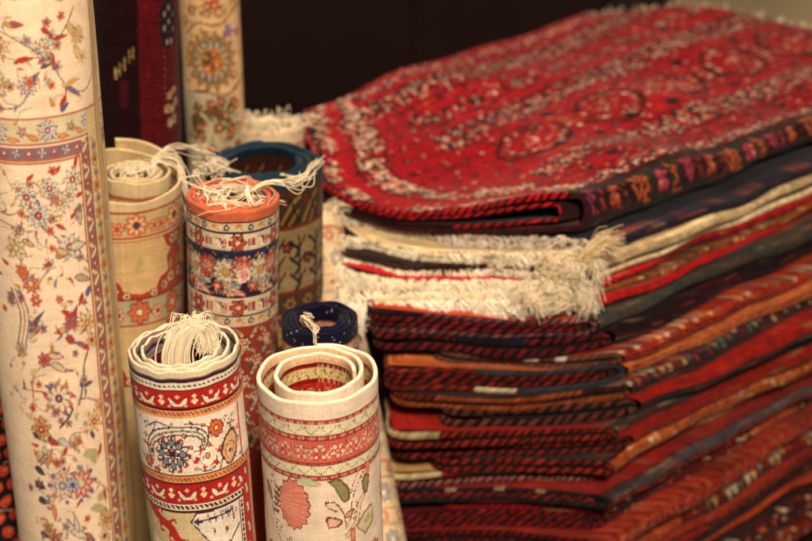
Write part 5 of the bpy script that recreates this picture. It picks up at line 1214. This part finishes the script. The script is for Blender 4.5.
# ---- thick kilims and pile rugs
ST = [  # T, k, off, kind, bend stripes, (cord a, b), nested?, segs, label
    (.030, 1.15, .004, 'plain', [(.4, 'b03c20'), (1.3, '41433c'), (.6, '3a3c38'), (.5, 'b8482a')], ('20223a', '7c463e'), 1, ((.0, .05, 1, '20223a', 'b06a5c'), (.14, .4, 1, '1c1626', '2a1a24')), 'folded kilim with a wide grey green band between orange stripes'),
    (.025, 1.18, .008, 'plain', [(1, '231019'), (.6, '2c1520'), (.5, '8c2418')], ('6a1a1a', '150e18'), 1, ((.06, .12, 1, '1a1a2c', '1a1626'),), 'plain aubergine folded rug with a dark red stitched edge'),
    (.020, 1.2, .014, 'motif', [(1, 'a8301a'), (1, 'a83a22')], ('6d4434', '54362c'), 0, ((.04, .05, 1, 'c9c0b0', 'c9c0b0'), (.065, .078, 1, 'd8ccb4', 'd8ccb4'), (.26, .33, 1, 'b8a07c', 'b09470')), 'orange red folded kilim covered in small lozenges'),
    (.030, 1.22, .004, 'herring', [(.8, 'a0421f'), (1, 'a84a24')], ('3a3c42', '33353c'), 1, ((.12, .4, 1, '8c2c20', '4a2018'), (.085, .12, 0, 'cdbf9c', 'c4b48c'), (.12, .4, 0, '84281c', '4a1c14')), 'rust coloured herringbone folded kilim with a dark grey folded edge'),
    (.021, 1.22, .006, 'motif', [(1, '33262a'), (1, '4a2a24')], ('8c4a26', '7a3818'), 0, ((-.1, .035, 1, '4a2018', '2a1414'), (.15, .4, 1, '7c2c1c', '3a1814')), 'folded rug with a row of tiny many coloured blossoms on its fold'),
    (.028, 1.2, .010, 'plain', [(1.2, '9c1f1a'), (.8, '23242e'), (.5, '2a2430')], ('6b3a2c', '1c1214'), 1, (), 'folded kilim with a red stripe above a navy stripe'),
    (.022, 1.2, .002, 'motif', [(.5, 'a02018'), (.6, '3a3230'), (.8, '8c2018')], ('8c2418', '1c100e'), 0, ((.14, .4, 1, 'b8a27c', 'b09a74'),), 'grey folded kilim with red and ochre figures woven in'),
    (.024, 1.2, .012, 'plain', [(.5, '7c4a34'), (1, '8c2018'), (.5, '6b2018')], ('7a2018', '180e0e'), 1, (), 'brown and brick red banded folded rug'),
    (.022, 1.18, .006, 'speck', [(.5, '3a3430'), (.4, 'b5602c'), (.6, '302c2c')], ('8c241a', '1c100e'), 0, (), 'charcoal folded rug with thin orange lines'),
    (.021, 1.16, .010, 'plain', [(1, 'b8935a'), (.3, '8c5a34')], ('2a1a20', 'a06058'), 0, ((.08, .14, 1, '8c1c1c', '9c2420'), (.14, .29, 1, 'd6c39c', 'cdb88c'), (.29, .4, 1, '8c1c1c', '9c2420')), 'ochre yellow folded rug whose edge is part cream and part red'),
    (.024, 1.14, .004, 'plain', [(.5, '8c2420'), (.4, '4a4448'), (.5, '9c2a20'), (.4, '2a1a1c')], ('22232c', '1a1a22'), 1, ((.05, .058, 1, 'a08a74', 'a08a74'), (.085, .094, 1, 'a08a74', 'a08a74'), (.125, .135, 1, 'a08a74', 'a08a74')), 'red and grey pinstriped folded rug with tan marks on a charcoal edge'),
    (.020, 1.12, .008, 'speck', [(.5, 'b8a078'), (.7, '3a1a1c'), (.4, '7c2018')], ('90141a', '5c1014'), 0, (), 'cream folded rug flecked with dark and rust knots'),
    (.026, 1.1, .010, 'speck', [(1, '5a1418'), (.6, '35101a')], ('8c141a', '1c0c10'), 1, (), 'dark crimson folded rug with scattered light flecks'),
    (.024, 1.1, .006, 'zig', [(1, '9c2c20'), (.5, '3a1a1c')], ('6a1418', '140c10'), 0, (), 'brick red folded kilim with a zigzag fold'),
    (.025, 1.1, .010, 'plain', [(.6, 'b59a64'), (.6, '33302c'), (.5, '8c2c20')], ('5c1a1a', '1a1014'), 0, (), 'folded rug banded tan, charcoal and red low in the stack'),
    (.025, 1.1, .004, 'motif', [(1, '4a1a18'), (.6, '2a1a1c')], ('4a1418', '140c10'), 0, (), 'dark brown folded rug with lozenges low in the stack'),
    (.025, 1.1, .010, 'plain', [(.6, '8c3020'), (.6, '5c2a20')], ('4a1418', '140c10'), 0, (), 'rust brown folded rug low in the stack'),
    (.025, 1.1, -.004, 'zig', [(.6, '8c2018'), (.8, '2a1a1c')], ('4a1418', '140c10'), 0, (), 'dark red zigzag folded rug near the bottom of the stack'),
    (.026, 1.1, .006, 'plain', [(.6, 'a8401f'), (.4, '2a1a1c'), (.5, '8c2018')], ('4a1418', '140c10'), 0, (), 'orange and black banded folded rug near the bottom of the stack'),
    (.025, 1.1, .0, 'speck', [(.6, '3a1a1c'), (.5, 'b59a64')], ('4a1418', '140c10'), 0, (), 'maroon and straw coloured folded rug near the bottom of the stack'),
    (.025, 1.1, .004, 'plain', [(1, '2c1a20')], ('4a1418', '140c10'), 0, (), 'dusky violet folded rug low in the stack'),
    (.025, 1.1, .008, 'speck', [(1, '6b2018')], ('4a1418', '140c10'), 0, (), 'speckled maroon folded rug low in the stack'),
]
i = 0
while z > .022:
    spec = ST[i] if i < len(ST) else None
    if spec is None: break
    T, k, off, kind, st, (ca, cb), nest, segs, lab = spec
    T = min(T, z - .001); z -= T + .0006
    nest = i in (0, 3, 10, 12)
    tp = .0072 if nest else min(.0112, T * .41)
    f = Fold('folded_rug', z, T, tp, k, .172 + .028 * math.sin(i * 2.1 + .5), .55 + .02 * math.sin(i), 1.0 + .02 * math.sin(i * 1.7), off * 1.2 - .006 + .013 * math.sin(i * 2.3), 930 + i, lab)
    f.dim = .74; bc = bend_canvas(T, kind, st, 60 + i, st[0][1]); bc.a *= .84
    def colf(W, S, arc, side, tot, bc=bc, ca=ca):
        if side < 0: return np.broadcast_to(lin('2a1412'), W.shape + (3,))
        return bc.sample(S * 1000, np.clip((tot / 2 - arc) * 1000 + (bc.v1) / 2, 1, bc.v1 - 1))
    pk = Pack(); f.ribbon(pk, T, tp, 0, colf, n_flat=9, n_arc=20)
    cl = [f.cord(T, tp, 0, ca, cb, .0085 + .002 * math.sin(i * 2.7), wmax=.40, segs=segs)]
    if nest:
        t2 = T - 2 * tp - .0006; tp2 = t2 * .47
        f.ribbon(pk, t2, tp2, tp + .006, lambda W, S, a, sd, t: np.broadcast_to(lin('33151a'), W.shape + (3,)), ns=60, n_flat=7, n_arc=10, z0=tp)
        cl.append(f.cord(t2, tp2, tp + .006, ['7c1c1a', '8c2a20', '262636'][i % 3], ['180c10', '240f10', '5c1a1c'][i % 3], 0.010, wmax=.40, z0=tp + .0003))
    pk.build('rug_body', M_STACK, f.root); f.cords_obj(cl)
    i += 1
print('stack rugs', i, 'rest z', z)

# ------------------------------------------------------------------ floor, background
def simple_mat(name, col, rough=.6, var=.15, scale=3.0, bump=.1, spec=.3):
    m, nt, b = nt_base(name, rough); b.inputs['Specular IOR Level'].default_value = spec
    N, Lk = nt.nodes, nt.links; tc = N.new('ShaderNodeTexCoord'); no = N.new('ShaderNodeTexNoise'); no.inputs['Scale'].default_value = scale; no.inputs['Detail'].default_value = 6
    Lk.new(tc.outputs['Object'], no.inputs['Vector']); cr = N.new('ShaderNodeValToRGB'); c = lin(col)
    cr.color_ramp.elements[0].position = .3; cr.color_ramp.elements[1].position = .7
    cr.color_ramp.elements[0].color = (*(c * (1 - var)), 1); cr.color_ramp.elements[1].color = (*np.minimum(1, c * (1 + var)), 1)
    Lk.new(no.outputs['Fac'], cr.inputs[0]); Lk.new(cr.outputs[0], b.inputs['Base Color'])
    bu = N.new('ShaderNodeBump'); bu.inputs['Strength'].default_value = bump; bu.inputs['Distance'].default_value = .004; Lk.new(no.outputs['Fac'], bu.inputs['Height']); Lk.new(bu.outputs['Normal'], b.inputs['Normal'])
    return m

def box_obj(name, lo, hi, mat, parent=None, bev=.004):
    me = bpy.data.meshes.new(name); import bmesh
    bm = bmesh.new(); bmesh.ops.create_cube(bm, size=1)
    for v in bm.verts: v.co = Vector([(lo[i] + hi[i]) / 2 + v.co[i] * (hi[i] - lo[i]) for i in range(3)])
    if bev: bmesh.ops.bevel(bm, geom=bm.edges[:], offset=bev, segments=2, affect='EDGES')
    bm.to_mesh(me); bm.free(); me.materials.append(mat)
    o = bpy.data.objects.new(name, me); C.objects.link(o)
    if parent: o.parent = parent
    return o

M_FLOOR = simple_mat('dark_wood_floor', '2a1a12', .5); M_CAB = simple_mat('dark_lacquer_wood', '1d0706', .85, .3, 2.0); M_WALL = simple_mat('pale_plaster', 'cdbf98', .9, .05)
fl = make_obj('floor', [(-6, -2, 0), (6, -2, 0), (6, 7, 0), (-6, 7, 0)], [(0, 1, 2, 3)], M_FLOOR, smooth=False); tag(fl, kind='structure')
wl = make_obj('wall', [(-6, 4.9, 0), (6, 4.9, 0), (6, 4.9, 3.2), (-6, 4.9, 3.2)], [(0, 1, 2, 3)], M_WALL, smooth=False); tag(wl, 'pale plaster wall glimpsed past the dark cabinet at the top right', 'wall')
cab = empty('cabinet', Matrix.Translation((0, 0, 0))); tag(cab, 'tall dark brown wooden cabinet behind all the rugs', 'cabinet')
CX = [-3.2, -1.6, .02, .60]
for i in range(3):
    box_obj('door', (CX[i] + .006, 3.985, .12), (CX[i + 1] - .006, 4.01, 2.5), M_CAB, cab)
box_obj('carcass', (CX[0], 4.012, 0.0), (CX[-1], 4.55, 2.55), M_CAB, cab)
box_obj('plinth', (CX[0] + .02, 3.99, 0.002), (CX[-1] - .02, 4.011, .115), M_CAB, cab, .001)
box_obj('side_post', (CX[-1] + .003, 3.96, 0), (CX[-1] + .19, 4.5, 2.5), simple_mat('dark_post', '241512', .6), cab)

# ------------------------------------------------------------------ light
def area(name, loc, tgt, size, power, col, size_y=None):
    l = bpy.data.lights.new(name, 'AREA'); l.energy = power; l.color = col; l.size = size
    if size_y: l.shape = 'RECTANGLE'; l.size_y = size_y
    o = bpy.data.objects.new(name, l); C.objects.link(o); o.location = loc
    o.rotation_euler = (Vector(tgt) - Vector(loc)).to_track_quat('-Z', 'Y').to_euler(); return o
area('shop_lamp', (.38, -.75, 2.75), (-.05, 1.4, .7), .5, 126, (1, .775, .57))
area('ceiling_lamp', (-.5, 2.1, 3.1), (-.1, 1.8, .6), .4, 50, (1, .77, .55))
w = bpy.data.worlds.new('World'); bpy.context.scene.world = w; w.use_nodes = True
bg = w.node_tree.nodes['Background']; bg.inputs[0].default_value = (1, .72, .48, 1); bg.inputs[1].default_value = .10

# ------------------------------------------------------------------ camera
cam = bpy.data.cameras.new('camera'); co = bpy.data.objects.new('camera', cam); C.objects.link(co)
co.location = (0, 0, H); co.rotation_euler = (PI / 2 - PITCH, 0, 0); cam.lens = LENS; cam.sensor_width = 36; cam.clip_end = 50
cam.dof.use_dof = True; cam.dof.focus_distance = 1.33; cam.dof.aperture_fstop = 3.9
s = bpy.context.scene; s.camera = co
s.view_settings.view_transform = 'Standard'; s.view_settings.look = 'None'; s.view_settings.exposure = 0.0
